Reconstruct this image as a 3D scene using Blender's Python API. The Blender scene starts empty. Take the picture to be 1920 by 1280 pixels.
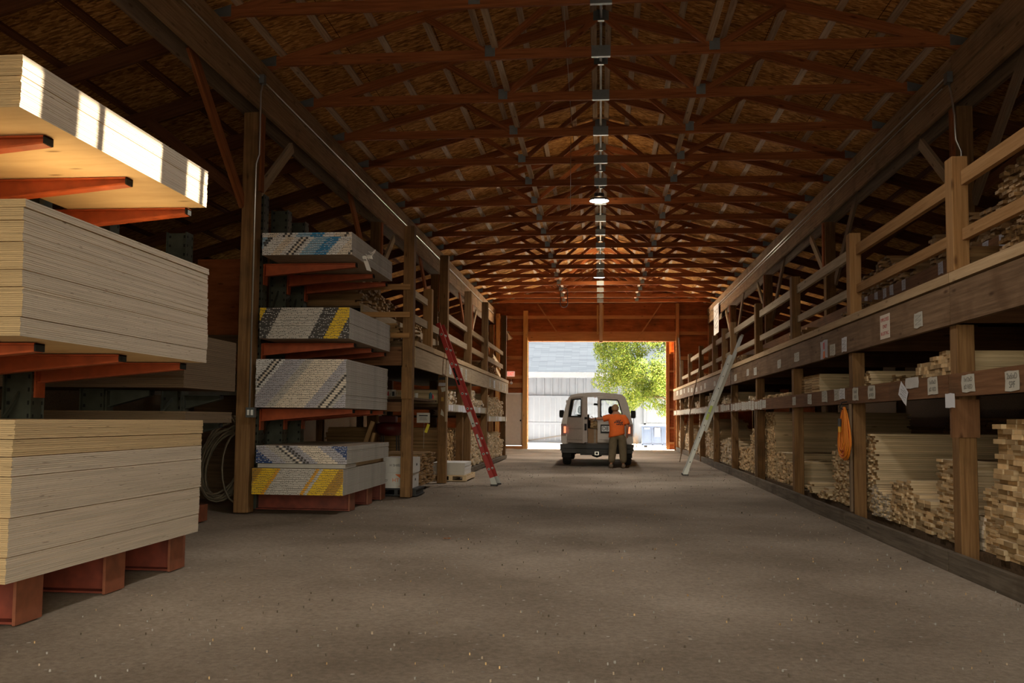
import bpy, bmesh, math, random
from mathutils import Vector, Matrix, Euler, noise
random.seed(7)
S = bpy.context.scene
COL = S.collection
R = math.radians

# ------------------------------------------------------------------ camera
FPX = 1680.0
cam_d = bpy.data.cameras.new('camera'); cam = bpy.data.objects.new('camera', cam_d); COL.objects.link(cam)
S.camera = cam
cam_d.sensor_fit = 'HORIZONTAL'; cam_d.sensor_width = 36.0
cam_d.lens = 36.0 * FPX / 1920.0
cam_d.shift_y = 38.0 / 1920.0
cam_d.clip_start = 0.05; cam_d.clip_end = 400
fw = Vector((-0.09790144, 0.99310538, 0.06447495)); rt = Vector((0.99519314, 0.09753714, 0.00878158)); up = Vector((-0.00243233, -0.06502476, 0.99788069))
M = Matrix((rt, up, -fw)).transposed().to_4x4(); M.translation = Vector((0, 0, 1.25))
cam.matrix_world = M

# ------------------------------------------------------------------ light
W = bpy.data.worlds.new('sky'); S.world = W; W.use_nodes = True
nt = W.node_tree; nt.nodes.clear()
sky = nt.nodes.new('ShaderNodeTexSky'); sky.sky_type = 'NISHITA'; sky.sun_disc = False
sky.sun_elevation = R(45); sky.sun_rotation = R(110)
bg = nt.nodes.new('ShaderNodeBackground'); bg.inputs['Strength'].default_value = 0.64
wo = nt.nodes.new('ShaderNodeOutputWorld')
hs = nt.nodes.new('ShaderNodeHueSaturation'); hs.inputs['Saturation'].default_value = 0.35
wt = nt.nodes.new('ShaderNodeMixRGB'); wt.blend_type = 'MULTIPLY'; wt.inputs[0].default_value = 1; wt.inputs[2].default_value = (1.0, 0.86, 0.64, 1)
nt.links.new(sky.outputs[0], hs.inputs['Color']); nt.links.new(hs.outputs[0], wt.inputs[1]); nt.links.new(wt.outputs[0], bg.inputs[0]); nt.links.new(bg.outputs[0], wo.inputs[0])
SUN_DIR = Vector((-0.86, -0.03, -0.62)).normalized()      # from behind the camera and to the right, high
sl = bpy.data.lights.new('sun', 'SUN'); sl.energy = 74.0; sl.angle = R(0.5); sl.color = (1.0, 0.91, 0.78)
sun = bpy.data.objects.new('sun', sl); COL.objects.link(sun)
sun.rotation_euler = SUN_DIR.to_track_quat('-Z', 'Y').to_euler()
def portal(name, loc, direction, sx, sy):
    l = bpy.data.lights.new(name, 'AREA'); l.shape = 'RECTANGLE'; l.size = sx; l.size_y = sy
    l.cycles.is_portal = True
    o = bpy.data.objects.new(name, l); COL.objects.link(o); o.location = loc
    o.rotation_euler = Vector(direction).to_track_quat('-Z', 'Y').to_euler()
portal('far_door_portal', (0.02, 39.4, 2.35), (0, -1, 0), 6.3, 4.6)
portal('near_door_portal', (0.0, -2.8, 2.1), (0, 1, 0), 8.6, 4.1)
LAMP_W = 70.0                            # watts of each high bay lamp
S.view_settings.view_transform = 'Standard'; S.view_settings.look = 'None'
S.view_settings.gamma = 1.0; S.view_settings.exposure = 1.0; S.view_settings.use_curve_mapping = False
S.cycles.use_denoising = True
S.cycles.max_bounces = 8; S.cycles.diffuse_bounces = 6; S.cycles.glossy_bounces = 3; S.cycles.transmission_bounces = 6
S.cycles.sample_clamp_indirect = 40.0; S.cycles.caustics_reflective = False; S.cycles.caustics_refractive = False

# ------------------------------------------------------------------ materials
MATS = {}
def newmat(name):
    m = bpy.data.materials.new(name); m.use_nodes = True; MATS[name] = m
    n = m.node_tree.nodes; b = n.get('Principled BSDF')
    return m, n, m.node_tree.links, b
def flat(name, col, rough=0.6, metal=0.0, emit=None, estr=0.0, noisy=0.0, alpha=None):
    m, n, l, b = newmat(name)
    b.inputs['Base Color'].default_value = (*col, 1); b.inputs['Roughness'].default_value = rough; b.inputs['Metallic'].default_value = metal
    if emit: b.inputs['Emission Color'].default_value = (*emit, 1); b.inputs['Emission Strength'].default_value = estr
    if noisy:
        tc = n.new('ShaderNodeTexCoord'); nz = n.new('ShaderNodeTexNoise'); nz.inputs['Scale'].default_value = 9; nz.inputs['Detail'].default_value = 6
        cr = n.new('ShaderNodeValToRGB'); cr.color_ramp.elements[0].color = tuple(c * (1 - noisy) for c in col) + (1,); cr.color_ramp.elements[1].color = tuple(min(1, c * (1 + noisy)) for c in col) + (1,)
        cr.color_ramp.elements[0].position = 0.3; cr.color_ramp.elements[1].position = 0.7
        l.new(tc.outputs['Object'], nz.inputs['Vector']); l.new(nz.outputs['Fac'], cr.inputs['Fac']); l.new(cr.outputs['Color'], b.inputs['Base Color'])
    return m
def wood(name, dark, light, grain=22.0, rough=0.75, var=0.25, knots=True, stain=0.0, stain_col=(0.05, 0.035, 0.02)):
    m, n, l, b = newmat(name)
    b.inputs['Roughness'].default_value = rough
    try: b.inputs['Specular IOR Level'].default_value = 0.12
    except Exception: pass
    tc = n.new('ShaderNodeTexCoord'); oi = n.new('ShaderNodeObjectInfo')
    ge = n.new('ShaderNodeNewGeometry'); rs = n.new('ShaderNodeMath'); rs.operation = 'ADD'; l.new(oi.outputs['Random'], rs.inputs[0]); l.new(ge.outputs['Random Per Island'], rs.inputs[1])
    off = n.new('ShaderNodeMath'); off.operation = 'MULTIPLY'; off.inputs[1].default_value = 57.0; l.new(rs.outputs[0], off.inputs[0])
    add = n.new('ShaderNodeVectorMath'); add.operation = 'ADD'; l.new(tc.outputs['Object'], add.inputs[0]); l.new(off.outputs[0], add.inputs[1])
    mp = n.new('ShaderNodeMapping'); mp.inputs['Scale'].default_value = (0.9, grain, grain); l.new(add.outputs[0], mp.inputs['Vector'])
    nz = n.new('ShaderNodeTexNoise'); nz.inputs['Scale'].default_value = 1.6; nz.inputs['Detail'].default_value = 5; nz.inputs['Roughness'].default_value = 0.65; l.new(mp.outputs[0], nz.inputs['Vector'])
    cr = n.new('ShaderNodeValToRGB'); cr.color_ramp.elements[0].color = (*dark, 1); cr.color_ramp.elements[0].position = 0.32
    cr.color_ramp.elements[1].color = (*light, 1); cr.color_ramp.elements[1].position = 0.68
    l.new(nz.outputs['Fac'], cr.inputs['Fac'])
    out = cr.outputs['Color']
    if knots:
        mk = n.new('ShaderNodeMapping'); mk.inputs['Scale'].default_value = (1.6, 5, 5); l.new(add.outputs[0], mk.inputs['Vector'])
        vo = n.new('ShaderNodeTexVoronoi'); vo.inputs['Scale'].default_value = 1.3; l.new(mk.outputs[0], vo.inputs['Vector'])
        kr = n.new('ShaderNodeValToRGB'); kr.color_ramp.elements[0].color = (0.35, 0.3, 0.27, 1); kr.color_ramp.elements[0].position = 0.05
        kr.color_ramp.elements[1].color = (1, 1, 1, 1); kr.color_ramp.elements[1].position = 0.14; l.new(vo.outputs['Distance'], kr.inputs['Fac'])
        mx = n.new('ShaderNodeMixRGB'); mx.blend_type = 'MULTIPLY'; mx.inputs[0].default_value = 0.85; l.new(out, mx.inputs[1]); l.new(kr.outputs['Color'], mx.inputs[2]); out = mx.outputs[0]
    if stain > 0:
        sn = n.new('ShaderNodeTexNoise'); sn.inputs['Scale'].default_value = 2.3; sn.inputs['Detail'].default_value = 7; l.new(add.outputs[0], sn.inputs['Vector'])
        sr = n.new('ShaderNodeMapRange'); sr.inputs['From Min'].default_value = 0.5; sr.inputs['From Max'].default_value = 0.7; sr.inputs['To Max'].default_value = stain; l.new(sn.outputs['Fac'], sr.inputs['Value'])
        mx2 = n.new('ShaderNodeMixRGB'); mx2.inputs[2].default_value = (*stain_col, 1); l.new(sr.outputs[0], mx2.inputs[0]); l.new(out, mx2.inputs[1]); out = mx2.outputs[0]
    hsv = n.new('ShaderNodeHueSaturation'); vr = n.new('ShaderNodeMapRange'); vr.inputs['To Min'].default_value = 1 - var; vr.inputs['To Max'].default_value = 1 + var
    wn = n.new('ShaderNodeTexWhiteNoise'); wn.noise_dimensions = '1D'; l.new(rs.outputs[0], wn.inputs['W']); l.new(wn.outputs['Value'], vr.inputs['Value'])
    l.new(vr.outputs[0], hsv.inputs['Value']); l.new(out, hsv.inputs['Color']); l.new(hsv.outputs[0], b.inputs['Base Color'])
    bp = n.new('ShaderNodeBump'); bp.inputs['Strength'].default_value = 0.25; bp.inputs['Distance'].default_value = 0.01; l.new(nz.outputs['Fac'], bp.inputs['Height']); l.new(bp.outputs[0], b.inputs['Normal'])
    return m
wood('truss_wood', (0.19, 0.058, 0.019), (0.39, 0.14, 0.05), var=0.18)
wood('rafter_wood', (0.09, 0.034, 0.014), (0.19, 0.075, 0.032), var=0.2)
wood('post_wood', (0.14, 0.072, 0.028), (0.27, 0.15, 0.065), var=0.12, stain=0.5)
wood('girder_wood', (0.19, 0.11, 0.055), (0.36, 0.23, 0.125), var=0.06, stain=0.35)
wood('girder_dark', (0.15, 0.10, 0.065), (0.26, 0.18, 0.115), var=0.1)
wood('purlin_wood', (0.34, 0.23, 0.15), (0.58, 0.43, 0.30), var=0.1)
wood('rail_wood', (0.28, 0.145, 0.055), (0.42, 0.235, 0.10), var=0.15)
wood('strip_wood', (0.38, 0.25, 0.13), (0.54, 0.38, 0.22), var=0.1)
wood('shelf_beam', (0.13, 0.078, 0.042), (0.25, 0.155, 0.088), var=0.08, stain=0.55, stain_col=(0.09, 0.045, 0.02))
wood('mid_beam', (0.13, 0.06, 0.028), (0.23, 0.115, 0.055), var=0.1, stain=0.4)
wood('pale_beam', (0.32, 0.24, 0.15), (0.47, 0.36, 0.24), var=0.1)
wood('kerb_wood', (0.085, 0.068, 0.05), (0.18, 0.145, 0.108), var=0.15, stain=0.5)
wood('lumber_pale', (0.50, 0.37, 0.215), (0.72, 0.56, 0.36), var=0.2)
wood('lumber_end', (0.30, 0.18, 0.08), (0.66, 0.46, 0.24), grain=1.0, var=0.42, knots=False)
wood('lumber_end_white', (0.42, 0.34, 0.24), (0.76, 0.66, 0.52), grain=1.0, var=0.45, knots=False)
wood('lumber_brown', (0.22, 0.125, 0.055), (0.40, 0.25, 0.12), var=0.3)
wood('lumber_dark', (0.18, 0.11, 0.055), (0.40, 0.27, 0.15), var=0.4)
wood('wall_wood', (0.20, 0.055, 0.016), (0.36, 0.115, 0.035), grain=5, var=0.1, stain=0.3)
wood('wall_stud', (0.32, 0.14, 0.05), (0.46, 0.22, 0.09), var=0.1)
wood('door_post', (0.42, 0.22, 0.07), (0.62, 0.36, 0.14), var=0.1)
wood('dark_board', (0.07, 0.045, 0.025), (0.14, 0.09, 0.05), var=0.2)
wood('sheet_brown', (0.12, 0.075, 0.04), (0.18, 0.115, 0.06), var=0.08, knots=False)
flat('plate', (0.22, 0.245, 0.25), 0.4, 0.75, noisy=0.15)
flat('rack_green', (0.065, 0.072, 0.055), 0.5, 0.2, noisy=0.25)
flat('rack_hole', (0.008, 0.008, 0.008), 0.9)
flat('rack_orange', (0.42, 0.085, 0.024), 0.5, 0.0, noisy=0.22)
flat('rack_red', (0.17, 0.032, 0.016), 0.6, 0.0, noisy=0.3)
flat('rack_cap', (0.20, 0.062, 0.028), 0.6, 0.0, noisy=0.25)
flat('conduit', (0.62, 0.62, 0.60), 0.3, 0.85)
flat('paper', (0.50, 0.47, 0.39), 0.8, noisy=0.12)
flat('paper_white', (0.66, 0.66, 0.68), 0.7)
flat('ink', (0.03, 0.03, 0.035), 0.8); flat('pencil', (0.16, 0.15, 0.13), 0.8)
flat('ink_red', (0.45, 0.05, 0.05), 0.8)
flat('black', (0.012, 0.012, 0.013), 0.6)
flat('rubber', (0.02, 0.02, 0.02), 0.8)
flat('white_paint', (0.75, 0.75, 0.72), 0.5)
flat('alu', (0.46, 0.47, 0.45), 0.4, 0.5)
flat('ladder_red', (0.42, 0.018, 0.012), 0.4)
flat('lamp_shade', (0.05, 0.05, 0.055), 0.4, 0.6)
flat('lamp_glow', (1, 1, 1), 0.4, 0, (0.95, 0.98, 1.0), 14.0)
flat('gyp_edge', (0.50, 0.48, 0.44), 0.85, noisy=0.12)
flat('gyp_core', (0.30, 0.28, 0.25), 0.9)
flat('gyp_paper', (0.36, 0.28, 0.20), 0.9, noisy=0.15)
flat('t_cream', (0.72, 0.62, 0.50), 0.6); flat('t_white', (0.72, 0.70, 0.68), 0.6); flat('t_blue', (0.02, 0.20, 0.42), 0.5)
flat('t_lblue', (0.22, 0.38, 0.52), 0.5); flat('t_yellow', (0.72, 0.46, 0.015), 0.5); flat('t_gold', (0.42, 0.22, 0.015), 0.5)
flat('t_orange', (0.66, 0.32, 0.02), 0.5); flat('t_black', (0.045, 0.04, 0.038), 0.5); flat('t_lilac', (0.42, 0.40, 0.44), 0.6)
flat('t_navy', (0.015, 0.045, 0.16), 0.5); flat('t_grey', (0.50, 0.46, 0.41), 0.6)

def osb():
    m, n, l, b = newmat('osb'); b.inputs['Roughness'].default_value = 0.95; b.inputs['Specular IOR Level'].default_value = 0.03
    tc = n.new('ShaderNodeTexCoord')
    def layer(sc, rot, seed):
        mp = n.new('ShaderNodeMapping'); mp.inputs['Scale'].default_value = sc; mp.inputs['Rotation'].default_value = (0, 0, rot); mp.inputs['Location'].default_value = (seed, seed, seed)
        l.new(tc.outputs['Object'], mp.inputs['Vector'])
        v = n.new('ShaderNodeTexVoronoi'); v.inputs['Scale'].default_value = 1.0; l.new(mp.outputs[0], v.inputs['Vector'])
        s = n.new('ShaderNodeSeparateColor'); l.new(v.outputs['Color'], s.inputs[0]); return s.outputs[0]
    a = layer((9, 38, 20), 0.25, 3.1); c = layer((10, 34, 20), -0.4, 11.7)
    mn = n.new('ShaderNodeMath'); mn.operation = 'ADD'; l.new(a, mn.inputs[0]); l.new(c, mn.inputs[1])
    mh = n.new('ShaderNodeMath'); mh.operation = 'MULTIPLY'; mh.inputs[1].default_value = 0.5; l.new(mn.outputs[0], mh.inputs[0])
    cr = n.new('ShaderNodeValToRGB'); e = cr.color_ramp.elements
    e[0].position = 0.1; e[0].color = (0.18, 0.078, 0.024, 1); e[1].position = 0.9; e[1].color = (0.78, 0.43, 0.15, 1)
    x = e.new(0.5); x.color = (0.44, 0.205, 0.06, 1)
    l.new(mh.outputs[0], cr.inputs['Fac'])
    # panel joints
    br = n.new('ShaderNodeTexBrick'); br.offset = 0.5; br.inputs['Scale'].default_value = 1.0; br.inputs['Brick Width'].default_value = 2.44; br.inputs['Row Height'].default_value = 1.22
    br.inputs['Mortar Size'].default_value = 0.006; br.inputs['Color1'].default_value = (1, 1, 1, 1); br.inputs['Color2'].default_value = (0.85, 0.84, 0.83, 1); br.inputs['Mortar'].default_value = (0.25, 0.2, 0.15, 1)
    mpb = n.new('ShaderNodeMapping'); mpb.inputs['Rotation'].default_value = (0, 0, R(90)); l.new(tc.outputs['Object'], mpb.inputs['Vector']); l.new(mpb.outputs[0], br.inputs['Vector'])
    mx = n.new('ShaderNodeMixRGB'); mx.blend_type = 'MULTIPLY'; mx.inputs[0].default_value = 1; l.new(cr.outputs[0], mx.inputs[1]); l.new(br.outputs['Color'], mx.inputs[2])
    l.new(mx.outputs[0], b.inputs['Base Color'])
osb()
def floor_mat():
    m, n, l, b = newmat('gravel_floor'); b.inputs['Roughness'].default_value = 0.9
    try: b.inputs['Specular IOR Level'].default_value = 0.15
    except Exception: pass
    tc = n.new('ShaderNodeTexCoord')
    n1 = n.new('ShaderNodeTexNoise'); n1.inputs['Scale'].default_value = 0.45; n1.inputs['Detail'].default_value = 6; l.new(tc.outputs['Object'], n1.inputs['Vector'])
    c1 = n.new('ShaderNodeValToRGB'); c1.color_ramp.elements[0].position = 0.38; c1.color_ramp.elements[0].color = (0.235, 0.19, 0.142, 1); c1.color_ramp.elements[1].position = 0.68; c1.color_ramp.elements[1].color = (0.43, 0.362, 0.285, 1)
    l.new(n1.outputs['Fac'], c1.inputs['Fac'])
    n2 = n.new('ShaderNodeTexNoise'); n2.inputs['Scale'].default_value = 26; n2.inputs['Detail'].default_value = 8; n2.inputs['Roughness'].default_value = 0.75; l.new(tc.outputs['Object'], n2.inputs['Vector'])
    c2 = n.new('ShaderNodeValToRGB'); c2.color_ramp.elements[0].position = 0.3; c2.color_ramp.elements[0].color = (0.62, 0.6, 0.58, 1); c2.color_ramp.elements[1].position = 0.72; c2.color_ramp.elements[1].color = (1.18, 1.16, 1.14, 1); l.new(n2.outputs['Fac'], c2.inputs['Fac'])
    mx = n.new('ShaderNodeMixRGB'); mx.blend_type = 'MULTIPLY'; mx.inputs[0].default_value = 1; l.new(c1.outputs[0], mx.inputs[1]); l.new(c2.outputs[0], mx.inputs[2])
    v = n.new('ShaderNodeTexVoronoi'); v.inputs['Scale'].default_value = 19; l.new(tc.outputs['Object'], v.inputs['Vector'])
    vs = n.new('ShaderNodeSeparateColor'); l.new(v.outputs['Color'], vs.inputs[0])
    g1 = n.new('ShaderNodeMath'); g1.operation = 'GREATER_THAN'; g1.inputs[1].default_value = 0.93; l.new(vs.outputs[0], g1.inputs[0])
    g2 = n.new('ShaderNodeMath'); g2.operation = 'LESS_THAN'; g2.inputs[1].default_value = 0.22; l.new(v.outputs['Distance'], g2.inputs[0])
    g3 = n.new('ShaderNodeMath'); g3.operation = 'MULTIPLY'; l.new(g1.outputs[0], g3.inputs[0]); l.new(g2.outputs[0], g3.inputs[1])
    pc = n.new('ShaderNodeValToRGB'); pc.color_ramp.elements[0].color = (0.10, 0.09, 0.08, 1); pc.color_ramp.elements[1].color = (0.55, 0.50, 0.43, 1); l.new(vs.outputs[1], pc.inputs['Fac'])
    m3 = n.new('ShaderNodeMixRGB'); l.new(g3.outputs[0], m3.inputs[0]); l.new(mx.outputs[0], m3.inputs[1]); l.new(pc.outputs[0], m3.inputs[2])
    l.new(m3.outputs[0], b.inputs['Base Color'])
    bp = n.new('ShaderNodeBump'); bp.inputs['Strength'].default_value = 0.55; bp.inputs['Distance'].default_value = 0.02; l.new(n2.outputs['Fac'], bp.inputs['Height']); l.new(bp.outputs[0], b.inputs['Normal'])
floor_mat()
def ply_edge(name, base, sc=1.0):
    m, n, l, b = newmat(name); b.inputs['Roughness'].default_value = 0.8
    tc = n.new('ShaderNodeTexCoord'); oi = n.new('ShaderNodeObjectInfo')
    off = n.new('ShaderNodeMath'); off.operation = 'MULTIPLY'; off.inputs[1].default_value = 91; l.new(oi.outputs['Random'], off.inputs[0])
    add = n.new('ShaderNodeVectorMath'); add.operation = 'ADD'; l.new(tc.outputs['Object'], add.inputs[0]); l.new(off.outputs[0], add.inputs[1])
    mp = n.new('ShaderNodeMapping'); mp.inputs['Scale'].default_value = (1.6, 1.6, 330); l.new(add.outputs[0], mp.inputs['Vector'])
    nz = n.new('ShaderNodeTexNoise'); nz.inputs['Scale'].default_value = 1; nz.inputs['Detail'].default_value = 3; l.new(mp.outputs[0], nz.inputs['Vector'])
    cr = n.new('ShaderNodeValToRGB'); cr.color_ramp.elements[0].position = 0.33; cr.color_ramp.elements[0].color = tuple(c * 0.66 for c in base) + (1,); cr.color_ramp.elements[1].position = 0.6; cr.color_ramp.elements[1].color = (*base, 1)
    l.new(nz.outputs['Fac'], cr.inputs['Fac'])
    m2 = n.new('ShaderNodeMapping'); m2.inputs['Scale'].default_value = (9, 9, 170); l.new(add.outputs[0], m2.inputs['Vector'])
    n2 = n.new('ShaderNodeTexNoise'); n2.inputs['Scale'].default_value = 1; n2.inputs['Detail'].default_value = 1; l.new(m2.outputs[0], n2.inputs['Vector'])
    c2 = n.new('ShaderNodeValToRGB'); c2.color_ramp.elements[0].position = 0.24; c2.color_ramp.elements[0].color = (0.25, 0.2, 0.16, 1); c2.color_ramp.elements[1].position = 0.29; c2.color_ramp.elements[1].color = (1, 1, 1, 1); l.new(n2.outputs['Fac'], c2.inputs['Fac'])
    mx = n.new('ShaderNodeMixRGB'); mx.blend_type = 'MULTIPLY'; mx.inputs[0].default_value = 1; l.new(cr.outputs[0], mx.inputs[1]); l.new(c2.outputs[0], mx.inputs[2])
    hsv = n.new('ShaderNodeHueSaturation'); vr = n.new('ShaderNodeMapRange'); vr.inputs['To Min'].default_value = 0.92; vr.inputs['To Max'].default_value = 1.07; l.new(oi.outputs['Random'], vr.inputs['Value']); l.new(vr.outputs[0], hsv.inputs['Value'])
    l.new(mx.outputs[0], hsv.inputs['Color']); l.new(hsv.outputs[0], b.inputs['Base Color'])
ply_edge('ply_edge', (0.55, 0.465, 0.365)); ply_edge('ply_edge_warm', (0.56, 0.40, 0.215)); ply_edge('brown_edge', (0.15, 0.10, 0.055))
wood('ply_face', (0.66, 0.49, 0.28), (0.78, 0.62, 0.38), grain=4, var=0.03)
def siding():
    m, n, l, b = newmat('siding'); b.inputs['Roughness'].default_value = 0.9; b.inputs['Specular IOR Level'].default_value = 0.05
    tc = n.new('ShaderNodeTexCoord'); w = n.new('ShaderNodeTexNoise'); w.inputs['Scale'].default_value = 3; l.new(tc.outputs['Object'], w.inputs['Vector'])
    cr = n.new('ShaderNodeValToRGB'); cr.color_ramp.elements[0].color = (0.092, 0.106, 0.134, 1); cr.color_ramp.elements[1].color = (0.108, 0.125, 0.157, 1); l.new(w.outputs['Fac'], cr.inputs['Fac']); l.new(cr.outputs[0], b.inputs['Base Color'])
siding()
def shingle():
    m, n, l, b = newmat('shingle'); b.inputs['Roughness'].default_value = 0.95; b.inputs['Specular IOR Level'].default_value = 0.0
    tc = n.new('ShaderNodeTexCoord'); br = n.new('ShaderNodeTexBrick'); br.inputs['Scale'].default_value = 1; br.inputs['Brick Width'].default_value = 0.9; br.inputs['Row Height'].default_value = 0.14; br.inputs['Mortar Size'].default_value = 0.008
    br.inputs['Color1'].default_value = (0.019, 0.023, 0.029, 1); br.inputs['Color2'].default_value = (0.026, 0.031, 0.038, 1); br.inputs['Mortar'].default_value = (0.017, 0.020, 0.026, 1)
    l.new(tc.outputs['Object'], br.inputs['Vector']); l.new(br.outputs['Color'], b.inputs['Base Color'])
shingle()
flat('yard', (0.85, 0.80, 0.72), 0.9, noisy=0.08)
flat('asphalt', (0.045, 0.043, 0.04), 0.9, noisy=0.2)
def leafmat():
    m, n, l, b = newmat('leaf'); b.inputs['Roughness'].default_value = 0.8; b.inputs['Specular IOR Level'].default_value = 0.1
    g = n.new('ShaderNodeNewGeometry'); cr = n.new('ShaderNodeValToRGB'); e = cr.color_ramp.elements
    e[0].color = (0.05, 0.09, 0.014, 1); e[1].color = (0.19, 0.205, 0.042, 1); x = e.new(0.6); x.color = (0.115, 0.16, 0.022, 1)
    l.new(g.outputs['Random Per Island'], cr.inputs['Fac'])
    l.new(cr.outputs[0], b.inputs['Base Color'])
    tr = n.new('ShaderNodeBsdfTranslucent'); l.new(cr.outputs[0], tr.inputs['Color']); ms = n.new('ShaderNodeMixShader'); ms.inputs[0].default_value = 0.4
    o = n.get('Material Output'); l.new(b.outputs[0], ms.inputs[1]); l.new(tr.outputs[0], ms.inputs[2]); l.new(ms.outputs[0], o.inputs['Surface'])
leafmat()
wood('bark', (0.10, 0.07, 0.05), (0.2, 0.15, 0.1), var=0.1)
flat('dumpster_blue', (0.034, 0.060, 0.115), 0.5, noisy=0.12)
flat('van_white', (0.48, 0.42, 0.37), 0.35, noisy=0.06)
flat('van_inner', (0.22, 0.19, 0.17), 0.7)
flat('bumper', (0.02, 0.019, 0.019), 0.5)
flat('tail_red', (0.12, 0.012, 0.010), 0.3)
flat('tail_lit', (0.8, 0.15, 0.08), 0.4, 0, (1.0, 0.16, 0.07), 1.2)
flat('seat_grey', (0.06, 0.055, 0.055), 0.8)
flat('carton', (0.62, 0.60, 0.56), 0.7, noisy=0.05)
flat('carton_brown', (0.34, 0.20, 0.10), 0.8, noisy=0.1)
flat('c_orange', (0.70, 0.16, 0.03), 0.6)
flat('shirt', (0.86, 0.16, 0.022), 0.85, noisy=0.08)
flat('trousers', (0.165, 0.125, 0.07), 0.9, noisy=0.12)
flat('skin', (0.44, 0.22, 0.13), 0.6)
flat('hair', (0.36, 0.225, 0.115), 0.8, noisy=0.2)
flat('shoe', (0.16, 0.11, 0.07), 0.7)
flat('cord_orange', (0.78, 0.24, 0.02), 0.5)
flat('cord_red', (0.55, 0.10, 0.03), 0.5)
flat('hose', (0.20, 0.165, 0.115), 0.6, noisy=0.3)
flat('wrap', (0.78, 0.75, 0.70), 0.4)
flat('door_paint', (0.58, 0.52, 0.44), 0.5, noisy=0.05)
flat('exit_red', (0.75, 0.05, 0.03), 0.5, 0, (1, 0.08, 0.04), 0.6)
flat('exit_face', (0.70, 0.55, 0.48), 0.5, 0, (1, 0.5, 0.4), 0.25)
flat('mug_white', (0.62, 0.60, 0.55), 0.4); flat('can_red', (0.55, 0.03, 0.03), 0.5); flat('can_teal', (0.02, 0.10, 0.14), 0.5)
flat('tag_yellow', (0.72, 0.62, 0.03), 0.6)
flat('leaf_brown', (0.35, 0.14, 0.05), 0.8)
gm, gn, gl, gb = newmat('glass'); gb.inputs['Base Color'].default_value = (0.80, 0.92, 0.88, 1); gb.inputs['Roughness'].default_value = 0.02; gb.inputs['Transmission Weight'].default_value = 1.0; gb.inputs['IOR'].default_value = 1.02
gb.inputs['Alpha'].default_value = 0.35
flat('ladder_label', (0.6, 0.58, 0.55), 0.6); flat('label_green', (0.40, 0.50, 0.10), 0.5)

flat('barn_trim', (0.135, 0.154, 0.19), 0.6)
m_, n_, l_, b_ = newmat('added_skylight_panel')
t_ = n_.new('ShaderNodeBsdfTransparent'); t_.inputs['Color'].default_value = (0.145, 0.138, 0.12, 1); l_.new(t_.outputs[0], n_.get('Material Output').inputs['Surface'])  # tint of the added roof panels, sets how strong the sun patches are
flat('dim_red', (0.10, 0.008, 0.008), 0.5)

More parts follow.
